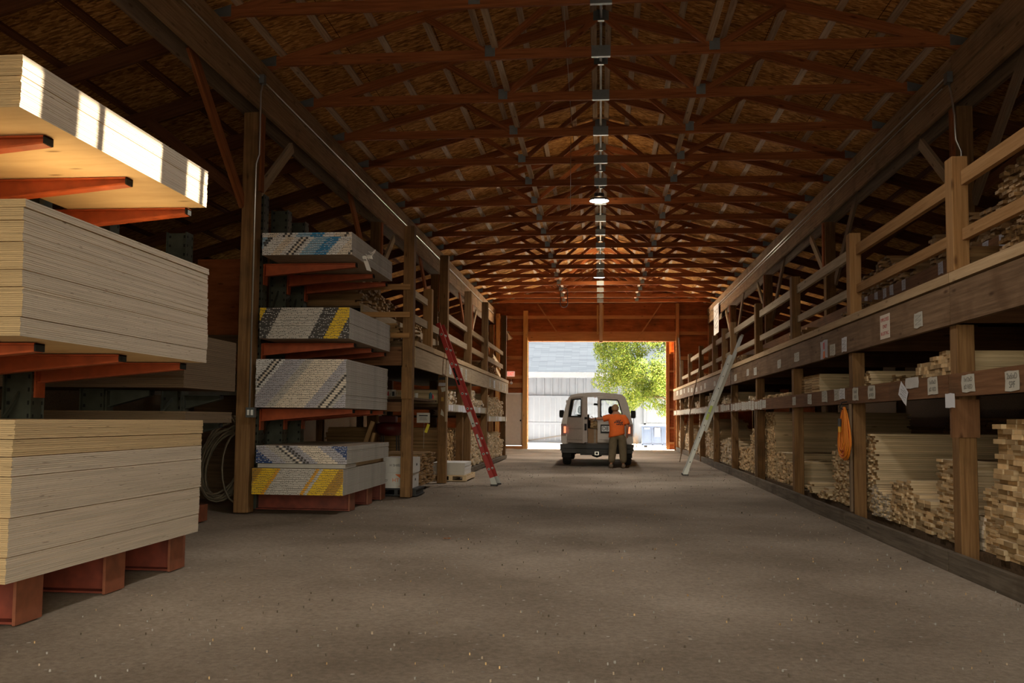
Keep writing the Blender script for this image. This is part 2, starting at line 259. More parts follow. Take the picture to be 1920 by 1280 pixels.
# ------------------------------------------------------------------ builders
def tag(o, label=None, cat=None, group=None, kind=None):
    if label: o['label'] = label
    if cat: o['category'] = cat
    if group: o['group'] = group
    if kind: o['kind'] = kind
    return o
def empty(name, loc, label=None, cat=None, group=None, kind=None, rz=0.0):
    o = bpy.data.objects.new(name, None); COL.objects.link(o); o.location = loc; o.rotation_euler = (0, 0, rz); o.empty_display_size = 0.1
    return tag(o, label, cat, group, kind)
def link(name, me, parent=None, mats=None):
    o = bpy.data.objects.new(name, me); COL.objects.link(o)
    if parent: o.parent = parent
    return o
class MB:
    """collects boxes, bars, tubes and plates into one mesh"""
    def __init__(s): s.v = []; s.f = []; s.m = []; s.mats = []
    def mi(s, mat):
        if mat not in s.mats: s.mats.append(mat)
        return s.mats.index(mat)
    def quad(s, pts, mat):
        b = len(s.v); s.v += [tuple(p) for p in pts]; s.f.append(tuple(range(b, b + len(pts)))); s.m.append(s.mi(mat))
    def box(s, x0, x1, y0, y1, z0, z1, mat, endmat=None, rot=None, face=None):
        c = [Vector(p) for p in ((x0, y0, z0), (x1, y0, z0), (x1, y1, z0), (x0, y1, z0), (x0, y0, z1), (x1, y0, z1), (x1, y1, z1), (x0, y1, z1))]
        if rot is not None: c = [rot @ p for p in c]
        b = len(s.v); s.v += [tuple(p) for p in c]
        for k, q in enumerate(((0, 3, 2, 1), (4, 5, 6, 7), (0, 1, 5, 4), (2, 3, 7, 6), (1, 2, 6, 5), (3, 0, 4, 7))):
            s.f.append(tuple(b + i for i in q)); s.m.append(s.mi(endmat if (endmat and k >= 4) else (face if (face and k < 2) else mat)))
    def bar(s, p0, p1, w, h, mat, endmat=None):
        p0 = Vector(p0); p1 = Vector(p1); d = p1 - p0; L = d.length
        s.box(0, L, -w / 2, w / 2, -h / 2, h / 2, mat, endmat, rot=Matrix.Translation(p0) @ frame(d).to_4x4())
    def tube(s, pts, r, mat, n=8, cap=True):
        pts = [Vector(p) for p in pts]; b = len(s.v); k = s.mi(mat)
        prev = None
        for i, p in enumerate(pts):
            d = (pts[min(i + 1, len(pts) - 1)] - pts[max(i - 1, 0)]).normalized()
            if prev is None:
                a = Vector((0, 0, 1)) if abs(d.z) < 0.9 else Vector((1, 0, 0)); u = d.cross(a).normalized()
            else: u = (prev - d * prev.dot(d)).normalized()
            prev = u; w = d.cross(u); rr = r[i] if isinstance(r, (list, tuple)) else r
            for j in range(n):
                a = 2 * math.pi * j / n; s.v.append(tuple(p + (u * math.cos(a) + w * math.sin(a)) * rr))
        for i in range(len(pts) - 1):
            for j in range(n):
                s.f.append((b + i * n + j, b + i * n + (j + 1) % n, b + (i + 1) * n + (j + 1) % n, b + (i + 1) * n + j)); s.m.append(k)
        if cap:
            s.f.append(tuple(b + j for j in range(n))[::-1]); s.m.append(k)
            e = b + (len(pts) - 1) * n; s.f.append(tuple(e + j for j in range(n))); s.m.append(k)
    def lathe(s, c, prof, mat, n=24):
        b = len(s.v); k = s.mi(mat); c = Vector(c)
        for (r, z) in prof:
            for j in range(n):
                a = 2 * math.pi * j / n; s.v.append((c.x + r * math.cos(a), c.y + r * math.sin(a), c.z + z))
        for i in range(len(prof) - 1):
            for j in range(n):
                s.f.append((b + i * n + j, b + i * n + (j + 1) % n, b + (i + 1) * n + (j + 1) % n, b + (i + 1) * n + j)); s.m.append(k)
    def mesh(s, name):
        me = bpy.data.meshes.new(name); me.from_pydata(s.v, [], s.f)
        for m in s.mats: me.materials.append(MATS[m])
        me.polygons.foreach_set('material_index', s.m); me.update(); return me
    def build(s, name, parent=None, smooth=False, origin=None, **kw):
        if origin is not None:
            o_ = Vector(origin); s.v = [tuple(Vector(p) - o_) for p in s.v]
        me = s.mesh(name)
        if smooth: me.polygons.foreach_set('use_smooth', [True] * len(me.polygons))
        o = link(name, me, parent)
        if origin is not None: o.location = origin
        return tag(o, **kw)
def frame(d):
    x = Vector(d).normalized(); z = Vector((0, 0, 1))
    if abs(x.z) > 0.95: z = Vector((0, 1, 0))
    y = z.cross(x).normalized(); z = x.cross(y)
    return Matrix((x, y, z)).transposed()
_cache = {}
def barmesh(L, w, h, mat, endmat=None, name='bar', bev=0.0):
    key = (round(L, 3), round(w, 3), round(h, 3), mat, endmat, bev)
    if key not in _cache:
        b = MB(); b.box(-L / 2, L / 2, -w / 2, w / 2, -h / 2, h / 2, mat, endmat); me = b.mesh(name)
        if bev:
            bm = bmesh.new(); bm.from_mesh(me); bmesh.ops.bevel(bm, geom=bm.edges[:], offset=bev, segments=1, affect='EDGES'); bm.to_mesh(me); bm.free()
        _cache[key] = me
    return _cache[key]
def beam(name, p0, p1, w, h, mat, parent=None, endmat=None, bev=0.0, **kw):
    """a straight timber from p0 to p1, w across, h tall; its own mesh, grain along its length"""
    p0 = Vector(p0); p1 = Vector(p1); d = p1 - p0
    o = link(name, barmesh(d.length, w, h, mat, endmat, name, bev), parent)
    m = Matrix.Translation((p0 + p1) / 2) @ frame(d).to_4x4()
    if parent: o.matrix_local = Matrix.Translation(-Vector(parent.location)) @ m
    else: o.matrix_world = m
    o.location = o.location
    return tag(o, **kw)
def letters(name, s, size, mat, parent, loc, rot, width=None, extrude=0.0004):
    """a line of writing as a mesh, no wider than width"""
    c = bpy.data.curves.new(name, 'FONT'); c.body = s; c.size = size; c.align_x = 'CENTER'; c.align_y = 'CENTER'; c.extrude = extrude
    f = bpy.data.objects.new('tmp', c); me = bpy.data.meshes.new_from_object(f); bpy.data.objects.remove(f); bpy.data.curves.remove(c)
    me.materials.clear(); me.materials.append(MATS[mat]); me.name = name
    if width:
        w = max(v.co.x for v in me.vertices) - min(v.co.x for v in me.vertices)
        if w > width:
            for v in me.vertices: v.co.x *= width / w
    o = link(name, me, parent); o.location = loc; o.rotation_euler = rot
    return o
def copy_tree(o, parent=None):
    c = o.copy(); COL.objects.link(c); c.parent = parent
    for ch in list(o.children): copy_tree(ch, c)
    return c
ROT_PX = (R(90), 0, R(90))     # text facing +X
ROT_NX = (R(90), 0, R(-90))    # text facing -X
ROT_NY = (R(90), 0, 0)         # text facing -Y

# ------------------------------------------------------------------ the shell
YF, YB = 38.95, -2.9                     # far gable, near gable
XO = 10.6                                # outer walls
ZT, PITCH = 6.26, 0.29                   # bottom chord, roof pitch
def zr(x): return 7.66 - PITCH * abs(x)  # underside of the roof boarding
b = MB(); nx, ny = 44, 120
x0, x1, y0, y1 = -14.0, 14.0, -3.6, 40.2
for j in range(ny + 1):
    for i in range(nx + 1):
        x = x0 + (x1 - x0) * i / nx; y = y0 + (y1 - y0) * j / ny
        b.v.append((x, y, -0.012 + 0.010 * noise.noise(Vector((x * .5, y * .5, 0)))))
for j in range(ny):
    for i in range(nx):
        a = j * (nx + 1) + i; b.f.append((a, a + 1, a + nx + 2, a + nx + 1)); b.m.append(0)
b.mats = ['gravel_floor']; b.build('floor', smooth=True, kind='structure')
b = MB(); b.quad([(-60, 40.2, -0.012), (60, 40.2, -0.012), (60, 90, -0.012), (-60, 90, -0.012)], 'yard'); b.build('ground_yard', kind='structure')
b = MB(); b.quad([(-60, -60, -0.04), (60, -60, -0.04), (60, -3.4, -0.04), (-60, -3.4, -0.04)], 'asphalt'); b.build('ground_front', kind='structure')

# roof: two slopes of strand board, the right one with unseen openings added to let sun onto the upper plywood
SK = (1.97, 2.73, 4.4, 7.7)              # added skylight band x0,x1,y0,y1 on the right slope
def slope(name, sgn, rects):
    b = MB(); XE = XO + 0.3
    for (xa, xb, ya, yb) in rects:
        p = [(sgn * xa, ya, zr(xa)), (sgn * xb, ya, zr(xb)), (sgn * xb, yb, zr(xb)), (sgn * xa, yb, zr(xa))]
        q = [(x, y, z + 0.05) for x, y, z in p]
        b.quad(p if sgn > 0 else p[::-1], 'osb'); b.quad(q[::-1] if sgn > 0 else q, 'osb')
        for i in range(4): b.quad([p[i], p[(i + 1) % 4], q[(i + 1) % 4], q[i]], 'osb')
    b.build(name, kind='structure')
XE = XO + 0.3
slope('ceiling_left_slope', -1, [(0, XE, YB, YF + 0.3)])
slope('ceiling_right_slope', 1, [(0, SK[0], YB, YF + 0.3), (SK[0], SK[1], YB, 4.4), (SK[0], SK[1], 5.08, 5.47), (SK[0], SK[1], 6.54, 6.97), (SK[0], SK[1], 7.7, YF + 0.3), (SK[1], XE, YB, YF + 0.3)])
# added panels over the roof openings, tinted to dim the sun; then outer walls
b = MB()
for ya, yb in ((4.4, 5.08), (5.47, 6.54), (6.97, 7.7)):
    b.quad([(SK[0], ya, zr(SK[0]) + 0.06), (SK[1], ya, zr(SK[1]) + 0.06), (SK[1], yb, zr(SK[1]) + 0.06), (SK[0], yb, zr(SK[0]) + 0.06)], 'added_skylight_panel')
b.build('added_skylight_1', kind='structure')
def wallbox(name, x0, x1, y0, y1, z0, z1, mat='wall_wood'):
    b = MB(); b.box(x0, x1, y0, y1, z0, z1, mat); return b.build(name, kind='structure')
wallbox('wall_left', -XO - 0.1, -XO, YB, YF, 0, zr(XO), 'dark_board'); wallbox('wall_right', XO, XO + 0.1, YB, YF, 0, zr(XO), 'dark_board')
# far gable: plywood with girts, an opening for the vehicle door and a personnel door
def gable(name, y, openings, th=0.1, mat='wall_wood'):
    b = MB(); xs = sorted(set([-XO, XO, 0] + [o[0] for o in openings] + [o[1] for o in openings]))
    for xa, xb in zip(xs[:-1], xs[1:]):
        xm = (xa + xb) / 2; lo = 0.0
        for o in sorted(openings, key=lambda o: o[2]):
            if o[0] <= xm <= o[1]:
                if o[2] > lo + 0.01: b.box(xa, xb, y, y + th, lo, o[2], mat)
                lo = o[3]
        A = [(xa, y, lo), (xb, y, lo), (xb, y, zr(xb)), (xa, y, zr(xa))]; B = [(p[0], y + th, p[2]) for p in A]
        b.quad(A, mat); b.quad(B[::-1], mat)
        for i in range(4): b.quad([A[i], B[i], B[(i + 1) % 4], A[(i + 1) % 4]], mat)
    return b.build(name, kind='structure')
gable('wall_far', YF, [(-3.12, 3.17, 0, 4.66), (-4.12, -3.34, 0.12, 2.4)])
gable('wall_near', YB - 0.1, [(-4.3, 4.3, 0, 4.2)])
# girts and framing on the far gable, each a trim
k = 1
def trim(p0, p1, w, h, mat='wall_stud'):
    global k
    beam('trim_%d' % k, p0, p1, w, h, mat, kind='structure'); k += 1
yg = YF - 0.045
for z in (3.1, 3.95, 5.02, 5.72):
    trim((-4.9, yg, z), (-3.38, yg, z), 0.05, 0.15)
    trim((3.36, yg, z), (4.8, yg, z), 0.05, 0.15)
    if z > 4.8: trim((-3.38, yg, z), (3.36, yg, z), 0.05, 0.15)
for z in (1.1, 2.1): trim((3.36, yg, z), (4.8, yg, z), 0.05, 0.15)
trim((-4.12, yg, 2.75), (-3.38, yg, 2.75), 0.05, 0.22)
trim((-3.3, YF - 0.09, 4.82), (3.3, YF - 0.09, 4.82), 0.09, 0.30)     # header over the opening
trim((-3.3, YF - 0.07, 6.45), (3.3, YF - 0.07, 6.45), 0.08, 0.2, 'girder_dark')
trim((0.03, YF - 0.22, 4.6), (0.03, YF - 0.22, 7.45), 0.14, 0.12, 'purlin_wood')  # centre stud, the light along its edge put into the pale wood colour
for s in (-1, 1): trim((s * 0.11, YF - 0.06, 4.72), (s * 0.11, YF - 0.06, 6.25), 0.08, 0.05, 'door_post')
trim((-2.72, YF - 0.2, 6.3), (-1.63, YF - 0.14, 4.7), 0.05, 0.05); trim((2.62, YF - 0.2, 6.3), (1.55, YF - 0.14, 4.7), 0.05, 0.05)
# opening posts
beam('door_post', (-3.24, YF - 0.13, 0), (-3.24, YF - 0.13, 6.0), 0.2, 0.17, 'door_post', bev=0.006, label='pale orange post at the left edge of the far opening', cat='post')
beam('door_post', (3.3, YF - 0.13, 0), (3.3, YF - 0.13, 6.3), 0.14, 0.17, 'wall_stud', bev=0.006, label='brown post at the right edge of the far opening', cat='post')
# sliding door panel parked outside the right of the opening: studs and blocking seen edge on
pd = empty('sliding_door', (3.0, YF + 0.42, 0), 'open red brown sliding door framed with rungs at right of the opening', 'door')
beam('stile', (2.92, YF + 0.40, 0.02), (2.92, YF + 0.40, 4.75), 0.14, 0.16, 'wall_stud', pd)
beam('stile', (4.9, YF + 0.40, 0.02), (4.9, YF + 0.40, 4.75), 0.14, 0.14, 'wall_wood', pd)
for z in (0.3, 0.95, 1.75, 2.6, 3.4, 4.2): beam('crosspiece', (2.98, YF + 0.40, z), (4.9, YF + 0.40, z), 0.12, 0.09, 'wall_stud', pd)
b = MB(); b.box(2.86, 4.98, YF + 0.47, YF + 0.5, 0.02, 4.75, 'wall_wood'); o = b.build('door_skin', pd); o.location = -Vector(pd.location)
# personnel door, far left
dr = empty('door_1', (-3.73, YF + 0.02, 0.12), kind='structure')
b = MB(); b.box(-4.1, -3.36, YF - 0.03, YF + 0.02, 0.14, 2.37, 'door_paint'); b.box(-4.13, -4.07, YF - 0.05, YF + 0.02, 0.12, 2.42, 'white_paint'); b.box(-3.39, -3.33, YF - 0.05, YF + 0.02, 0.12, 2.42, 'white_paint'); b.box(-4.13, -3.33, YF - 0.05, YF + 0.02, 2.36, 2.42, 'white_paint')
o = b.build('door_leaf', dr); o.location = -Vector(dr.location)
b = MB(); b.lathe((0, 0, 0), [(0.0, 0.05), (0.03, 0.045), (0.035, 0.02), (0.015, 0.0)], 'rack_hole', 12); o = b.build('door_knob', dr, smooth=True); o.location = Vector((-3.44, YF - 0.03, 1.22)) - Vector(dr.location); o.rotation_euler = (R(90), 0, 0)
b = MB(); b.box(-4.3, -3.3, YF - 0.35, YF - 0.05, 0, 0.12, 'wall_stud'); b.build('door_step', label='low wooden step below the closed beige door', cat='step')

# ------------------------------------------------------------------ girders, posts, braces
GZ0, GZ1, GX = 5.42, 6.06, 4.62
PY = {-1: [4.75, 11.54, 18.25, 25.0, 31.75, 38.5], 1: [5.1, 11.98, 18.8, 25.5, 32.2, 38.6]}
for s, nm in ((-1, 'left'), (1, 'right')):
    g = empty('girder', (s * GX, -2.0, GZ0), 'long weathered timber girder carrying the trusses on the %s side' % nm, 'girder')
    ys = [-2.0] + [y for y in PY[s]]; ys[-1] = YF - 0.02
    for ya, yb in zip(ys[:-1], ys[1:]):
        beam('upper_plank', (s * (GX - 0.02), ya, 5.92), (s * (GX - 0.02), yb - 0.01, 5.92), 0.05, 0.29, 'girder_wood', g)
        beam('lower_plank', (s * (GX), ya, 5.60), (s * GX, yb - 0.01, 5.60), 0.05, 0.33, 'girder_wood', g)
    beam('back_plank', (s * (GX + 0.22), -2, 5.55), (s * (GX + 0.22), YF - 0.05, 5.55), 0.05, 0.34, 'girder_dark', g)
    for i, y in enumerate(PY[s]):
        lab = ['first', 'second', 'third', 'fourth', 'fifth', 'sixth'][i]
        p = empty('building_post', (s * 4.7, y, 0), '%s building post under the %s girder counted from the camera' % (lab, nm), 'post', 'posts under the girders')
        beam('post_body', (s * 4.69, y, 0), (s * 4.69, y, 5.36), 0.2, 0.2, 'post_wood', p, bev=0.008)
        beam('side_block', (s * 4.58, y + 0.03, 4.3), (s * 4.58, y + 0.03, 5.36), 0.04, 0.12, 'truss_wood', p)
        if y > 4:
            beam('knee_brace', (s * 4.78, y - 0.08, 4.10), (s * 4.80, y - 1.72, 5.60), 0.05, 0.17, 'truss_wood' if s < 0 else 'girder_dark', label='brown knee brace leaning toward the camera on the %s post of the %s girder' % (lab, nm), cat='brace', group='knee braces')
            if i < 5: beam('knee_brace', (s * 4.62, y + 0.08, 4.32), (s * 4.62, y + 1.3, 5.30), 0.05, 0.15, 'pale_beam', label='grey knee brace leaning away from the camera on the %s post of the %s girder' % (lab, nm), cat='brace', group='knee braces')
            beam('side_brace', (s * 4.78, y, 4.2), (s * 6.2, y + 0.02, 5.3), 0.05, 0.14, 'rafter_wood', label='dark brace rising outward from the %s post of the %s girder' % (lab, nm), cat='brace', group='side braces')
# lean-to rafters
TY = [8.5 + 1.7 * i for i in range(-6, 18)]
TY = [y for y in TY if -5 < y < YF - 0.3]
for s, nm in ((-1, 'left'), (1, 'right')):
    for i, y in enumerate(TY):
        if y < 3 and s > 0: continue
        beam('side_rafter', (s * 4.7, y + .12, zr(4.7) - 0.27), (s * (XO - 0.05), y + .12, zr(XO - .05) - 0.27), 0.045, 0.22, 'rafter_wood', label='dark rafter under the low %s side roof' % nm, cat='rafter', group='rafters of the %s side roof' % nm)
# purlins
px = [0.12, 0.55, 1.2, 1.85, 2.5, 3.15, 3.8, 4.45, 5.2, 6.0, 6.8, 7.6, 8.4, 9.2]
names = ['ridge pair', 'second', 'third', 'fourth', 'fifth', 'sixth', 'seventh', 'eighth', 'ninth', 'tenth', 'eleventh', 'twelfth', 'thirteenth', 'fourteenth']
for s, nm in ((-1, 'left'), (1, 'right')):
    for i, x in enumerate(px):
        if s > 0 and SK[0] < x < SK[1]:
            ya = SK[3] + 0.3
        else: ya = YB + 0.2
        zz = zr(x) - 0.022
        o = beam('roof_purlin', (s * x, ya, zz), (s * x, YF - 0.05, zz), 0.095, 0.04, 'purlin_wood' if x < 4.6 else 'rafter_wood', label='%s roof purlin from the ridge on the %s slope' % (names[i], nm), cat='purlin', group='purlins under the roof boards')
        o.rotation_euler.rotate_axis('X', s * math.atan(PITCH) * 1)
beam('ridge_board', (0, YB + 0.2, zr(0) - 0.1), (0, YF - 0.05, zr(0) - 0.1), 0.04, 0.2, 'black', label='dark ridge board along the top of the roof', cat='ridge board')

# ------------------------------------------------------------------ trusses
def make_truss(y):
    t = empty('roof_truss', (0, y, ZT))
    T = 0.045; hx = 4.72
    beam('bottom_chord', (-hx, y, ZT), (hx, y, ZT), T, 0.14, 'truss_wood', t)
    top = lambda x: zr(x) - 0.12
    for s in (-1, 1):
        beam('top_chord', (s * (hx + 0.05), y, top(hx)), (s * 0.0, y, top(0)), T, 0.14, 'truss_wood', t)
        beam('web', (s * 1.52, y, ZT), (s * 2.45, y, top(2.45)), T, 0.09, 'truss_wood', t)
        beam('web', (s * 1.52, y, ZT), (s * 0.06, y, top(0) - 0.05), T, 0.09, 'truss_wood', t)
        pl = MB(); pl.box(s * 4.68 - 0.13, s * 4.68 + 0.13, y - 0.028, y + 0.028, ZT - 0.07, ZT + 0.12, 'plate'); o = pl.build('truss_plate', t); o.location = -Vector(t.location)
        pl = MB(); pl.box(s * 1.52 - 0.07, s * 1.52 + 0.07, y - 0.028, y + 0.028, ZT - 0.03, ZT + 0.13, 'plate'); o = pl.build('truss_plate', t); o.location = -Vector(t.location)
    pl = MB(); pl.box(-0.13, 0.13, y - 0.028, y + 0.028, ZT - 0.075, ZT + 0.08, 'plate'); o = pl.build('truss_plate', t); o.location = -Vector(t.location)
    pl = MB(); pl.box(-0.12, 0.12, y - 0.028, y + 0.028, top(0) - 0.1, top(0) + 0.07, 'plate'); o = pl.build('truss_plate', t); o.location = -Vector(t.location)
    return t
TRY = [1.2, 2.7, 4.19, 5.70, 7.21, 8.8, 10.4] + [11.96, 13.61, 15.34, 17.04, 18.68, 20.35, 22.10, 23.75, 25.55, 27.33, 29.1, 30.9, 32.65, 34.35, 36.0, 37.5]
proto = None
for i, y in enumerate(TRY):
    if proto is None: t = proto = make_truss(y)
    else: t = copy_tree(proto); t.location.y = y
    n_ = i - 6
    lab = 'reddish roof truss above the van area' if n_ > 8 else 'reddish roof truss over the drive aisle'
    if i >= 6:
        w_ = ['nearest', 'second', 'third', 'fourth', 'fifth', 'sixth', 'seventh', 'eighth', 'ninth', 'tenth', 'eleventh', 'twelfth', 'thirteenth', 'fourteenth', 'fifteenth', 'sixteenth', 'farthest'][i - 6]
        lab = 'reddish timber roof truss, %s in view counted from the camera' % w_
    else: lab = 'reddish roof truss behind the top edge of the picture'
    tag(t, lab, 'truss', 'roof trusses over the aisle')
# long web braces tying the trusses together near the webs
for s, nm in ((-1, 'left'), (1, 'right')):
    beam('tie_board', (s * 1.45, 9.0, ZT + 0.11), (s * 1.45, YF - 0.1, ZT + 0.11), 0.09, 0.04, 'purlin_wood', label='flat tie board along the bottom chords on the %s' % nm, cat='board', group='tie boards on the trusses')

# ------------------------------------------------------------------ a measured place: the point of plane axis=value seen at picture position (px, py)
def on(px, py, axis, val):
    d = fw * FPX + rt * (px - 960) + up * (678 - py); i = 'XYZ'.index(axis); o = Vector((0, 0, 1.25))
    return o + d * ((val - o[i]) / d[i])

# ------------------------------------------------------------------ steel cantilever racks, left side
def cant_rack(name, label, ys, xc, tip, tiers, top, base_z, arm='rack_orange', btip=None):
    t = empty(name, (xc, ys[0], 0), label, 'rack')
    loc = Vector(t.location)
    for i, y in enumerate(ys):
        b = MB()
        b.box(xc - 0.26, xc - 0.245, y - 0.09, y + 0.09, 0.0, top, 'rack_green'); b.box(xc - 0.015, xc, y - 0.09, y + 0.09, 0.0, top, 'rack_green')
        b.box(xc - 0.245, xc - 0.015, y - 0.06, y - 0.05, 0.0, top - 0.01, 'rack_green')
        z = 0.35
        while z < top - 0.05:
            b.box(xc - 0.05, xc - 0.022, y - 0.064, y - 0.058, z, z + 0.035, 'rack_hole'); b.box(xc - 0.235, xc - 0.21, y - 0.064, y - 0.058, z, z + 0.03, 'rack_hole')
            b.box(xc - 0.001, xc + 0.002, y - 0.07, y - 0.05, z, z + 0.03, 'rack_hole'); b.box(xc - 0.001, xc + 0.002, y + 0.05, y + 0.07, z, z + 0.03, 'rack_hole')
            z += 0.11
        o = b.build('upright', t); o.location = -loc
        for k_, z in enumerate(tiers):
            b = MB(); L = tip - xc
            b.box(xc + 0.003, xc + 0.02, y - 0.065, y + 0.065, z - 0.30, z - 0.01, arm)
            # tapered web with top and bottom flanges
            for (ya, yb, off) in ((-0.006, 0.006, 0),):
                P = [(xc + 0.02, z - 0.012), (tip - 0.02, z - 0.012), (tip - 0.02, z - 0.05), (xc + 0.02, z - 0.17)]
                A = [(p[0], y + ya, p[1]) for p in P]; B = [(p[0], y + yb, p[1]) for p in P]
                b.quad(A[::-1], arm); b.quad(B, arm)
                for q in range(4): b.quad([A[q], A[(q + 1) % 4], B[(q + 1) % 4], B[q]], arm)
            b.box(xc + 0.02, tip, y - 0.045, y + 0.045, z - 0.014, z - 0.003, arm)
            b.bar((xc + 0.02, y, z - 0.17), (tip - 0.01, y, z - 0.052), 0.09, 0.012, arm)
            b.box(tip - 0.012, tip, y - 0.045, y + 0.045, z - 0.055, z - 0.004, 'rack_hole')
            o = b.build('arm', t); o.location = -loc
        b = MB(); h = base_z - 0.005; tip_ = tip; tip = btip or tip
        b.box(xc, tip - 0.02, y - 0.008, y + 0.008, 0.01, h - 0.012, 'rack_red'); b.box(xc, tip - 0.02, y - 0.1, y + 0.1, h - 0.014, h, 'rack_red'); b.box(xc, tip - 0.02, y - 0.1, y + 0.1, 0.0, 0.014, 'rack_red')
        b.box(tip - 0.02, tip, y - 0.13, y + 0.13, 0.0, h, 'rack_cap')
        o = b.build('base_beam', t); o.location = -loc; tip = tip_
    b = MB()
    for ya, yb in zip(ys[:-1], ys[1:]):
        b.bar((xc - 0.13, ya, 0.4), (xc - 0.13, yb, 1.5), 0.02, 0.03, 'rack_green'); b.bar((xc - 0.13, ya, 1.5), (xc - 0.13, yb, 0.4), 0.02, 0.03, 'rack_green')
        b.bar((xc - 0.13, ya, 2.0), (xc - 0.13, yb, min(3.2, top - .2)), 0.02, 0.03, 'rack_green'); b.bar((xc - 0.13, ya, 1.7), (xc - 0.13, yb, 1.7), 0.03, 0.04, 'rack_green')
    o = b.build('cross_bracing', t); o.location = -loc
    return t
cant_rack('cantilever_rack', 'orange armed cantilever rack holding the three pale plywood stacks', [5.235, 6.21, 7.165], -4.74, -3.46, [1.700, 3.005], 3.42, 0.295)
cant_rack('cantilever_rack', 'orange armed cantilever rack holding the printed drywall stacks', [12.05, 13.0, 13.8], -4.68, -3.36, [1.375, 2.285, 3.395], 4.37, 0.245)
cant_rack('cantilever_rack', 'dark cantilever rack with brown boards behind the plywood stacks', [8.75, 10.45], -5.02, -4.55, [1.18, 1.52], 3.5, 0.2, arm='rack_green', btip=-4.75)

def sheetmesh(w, l, t, face, edge):
    b = MB(); b.box(-w / 2, w / 2, -l / 2, l / 2, -t / 2, t / 2, edge, face=face)
    if edge == 'ply_edge': b.m[2] = b.m[3] = b.mi('ply_edge_warm')      # the short ends take the warmer edge colour
    return b.mesh('sheet')
def sheet_stack(name, where, x1, y0, z0, n, t, face, edge, group, w=1.22, l=2.44, sag=0.0, warm_from=None, gaps=(), rnd=0.0016, tops='topmost', cat='plywood'):
    me = sheetmesh(w, l, t - 0.0012, face, edge); z = z0; me2 = sheetmesh(w, l, t - 0.0012, face, 'ply_edge_warm') if warm_from else me
    drift = 0.0
    for i in range(n):
        if i in gaps: z += 0.0035; drift += random.uniform(-0.006, 0.006)
        o = link(name, me2 if (warm_from and i >= warm_from) else me)
        o.location = (x1 - w / 2 + random.uniform(-rnd, rnd) + drift, y0 + l / 2 + random.uniform(-rnd, rnd) * 1.6 + drift, z + t / 2); o.rotation_euler = (0, 0, random.uniform(-0.0012, 0.0012))
        z += t
        if i == 0: lab = 'lowest pale plywood sheet of %s' % where
        elif i == n - 1: lab = 'topmost pale plywood sheet of %s' % where
        else: lab = 'pale plywood sheet inside %s' % where
        if cat != 'plywood': lab = lab.replace('pale plywood', 'brown fibre')
        tag(o, lab, cat + ' sheet' if cat != 'plywood' else 'plywood sheet', group)
    return z
sheet_stack('plywood_sheet', 'the floor stack on red base beams', -3.335, 4.82, 0.297, 75, 0.01212, 'ply_face', 'ply_edge', 'plywood sheets of the bottom stack', warm_from=58, gaps=(49, 58, 66, 30, 12))
sheet_stack('plywood_sheet', 'the middle stack on orange arms', -3.30, 4.80, 1.703, 64, 0.0121, 'ply_face', 'ply_edge', 'plywood sheets of the middle stack', gaps=(9, 23, 31, 44, 54, 60))
sheet_stack('plywood_sheet', 'the sunlit upper stack', -3.298, 4.71, 3.006, 25, 0.0122, 'ply_face', 'ply_edge', 'plywood sheets of the upper stack', gaps=(15,))
sheet_stack('fibreboard_sheet', 'the dark stack behind the plywood', -3.98, 8.25, 1.53, 28, 0.019, 'sheet_brown', 'brown_edge', 'brown sheets behind the plywood', w=2.44, l=1.22, cat='board')
sheet_stack('fibreboard_sheet', 'the thin dark stack behind the plywood', -4.0, 8.35, 1.19, 6, 0.019, 'sheet_brown', 'brown_edge', 'brown sheets in the thin stack', w=2.44, l=1.1, cat='board')

# ------------------------------------------------------------------ drywall: pairs of sheets taped at the end, the tape printed
def tape(pattern, off, wd, h, rng, chips=(), dark_text=('t_black',)):
    """one end tape: coloured runs along X shifted by off, with rows of small print"""
    b = MB(); x = 0.0
    for (f0, f1, c) in pattern:
        a = max(0.0, min(1.0, f0 + off)); e = max(0.0, min(1.0, f1 + off))
        if e - a < 1e-3: continue
        b.box(-wd / 2 + a * wd, -wd / 2 + e * wd, -0.0015, 0, -h / 2, h / 2, c)
        n_ = int((e - a) * 44); ink = 't_white' if c in ('t_black', 't_navy', 't_blue') else ('t_black' if c in ('t_yellow', 't_gold', 't_orange', 't_white') else ('t_lblue' if c == 't_lblue' else 't_black'))
        if c == 't_lblue': ink = 't_white'
        for k in range(n_):
            xa = -wd / 2 + (a + (k + 0.2) / 44.0) * wd
            if rng.random() < 0.28: continue
            xb = min(xa + wd / 44 * rng.uniform(0.35, 0.75), -wd / 2 + e * wd); 
            if xb <= xa: continue
            zc = rng.choice((-0.22, 0.18)) * h; b.box(xa, xb, -0.0022, -0.0014, zc - h * 0.13, zc + h * 0.13, ink)
    for (f, c) in chips:
        a = f + off
        if 0 < a < 0.985: b.box(-wd / 2 + a * wd, -wd / 2 + (a + 0.028) * wd, -0.003, 0, -h * 0.45, h * 0.45, c)
    return b.mesh('end_tape')
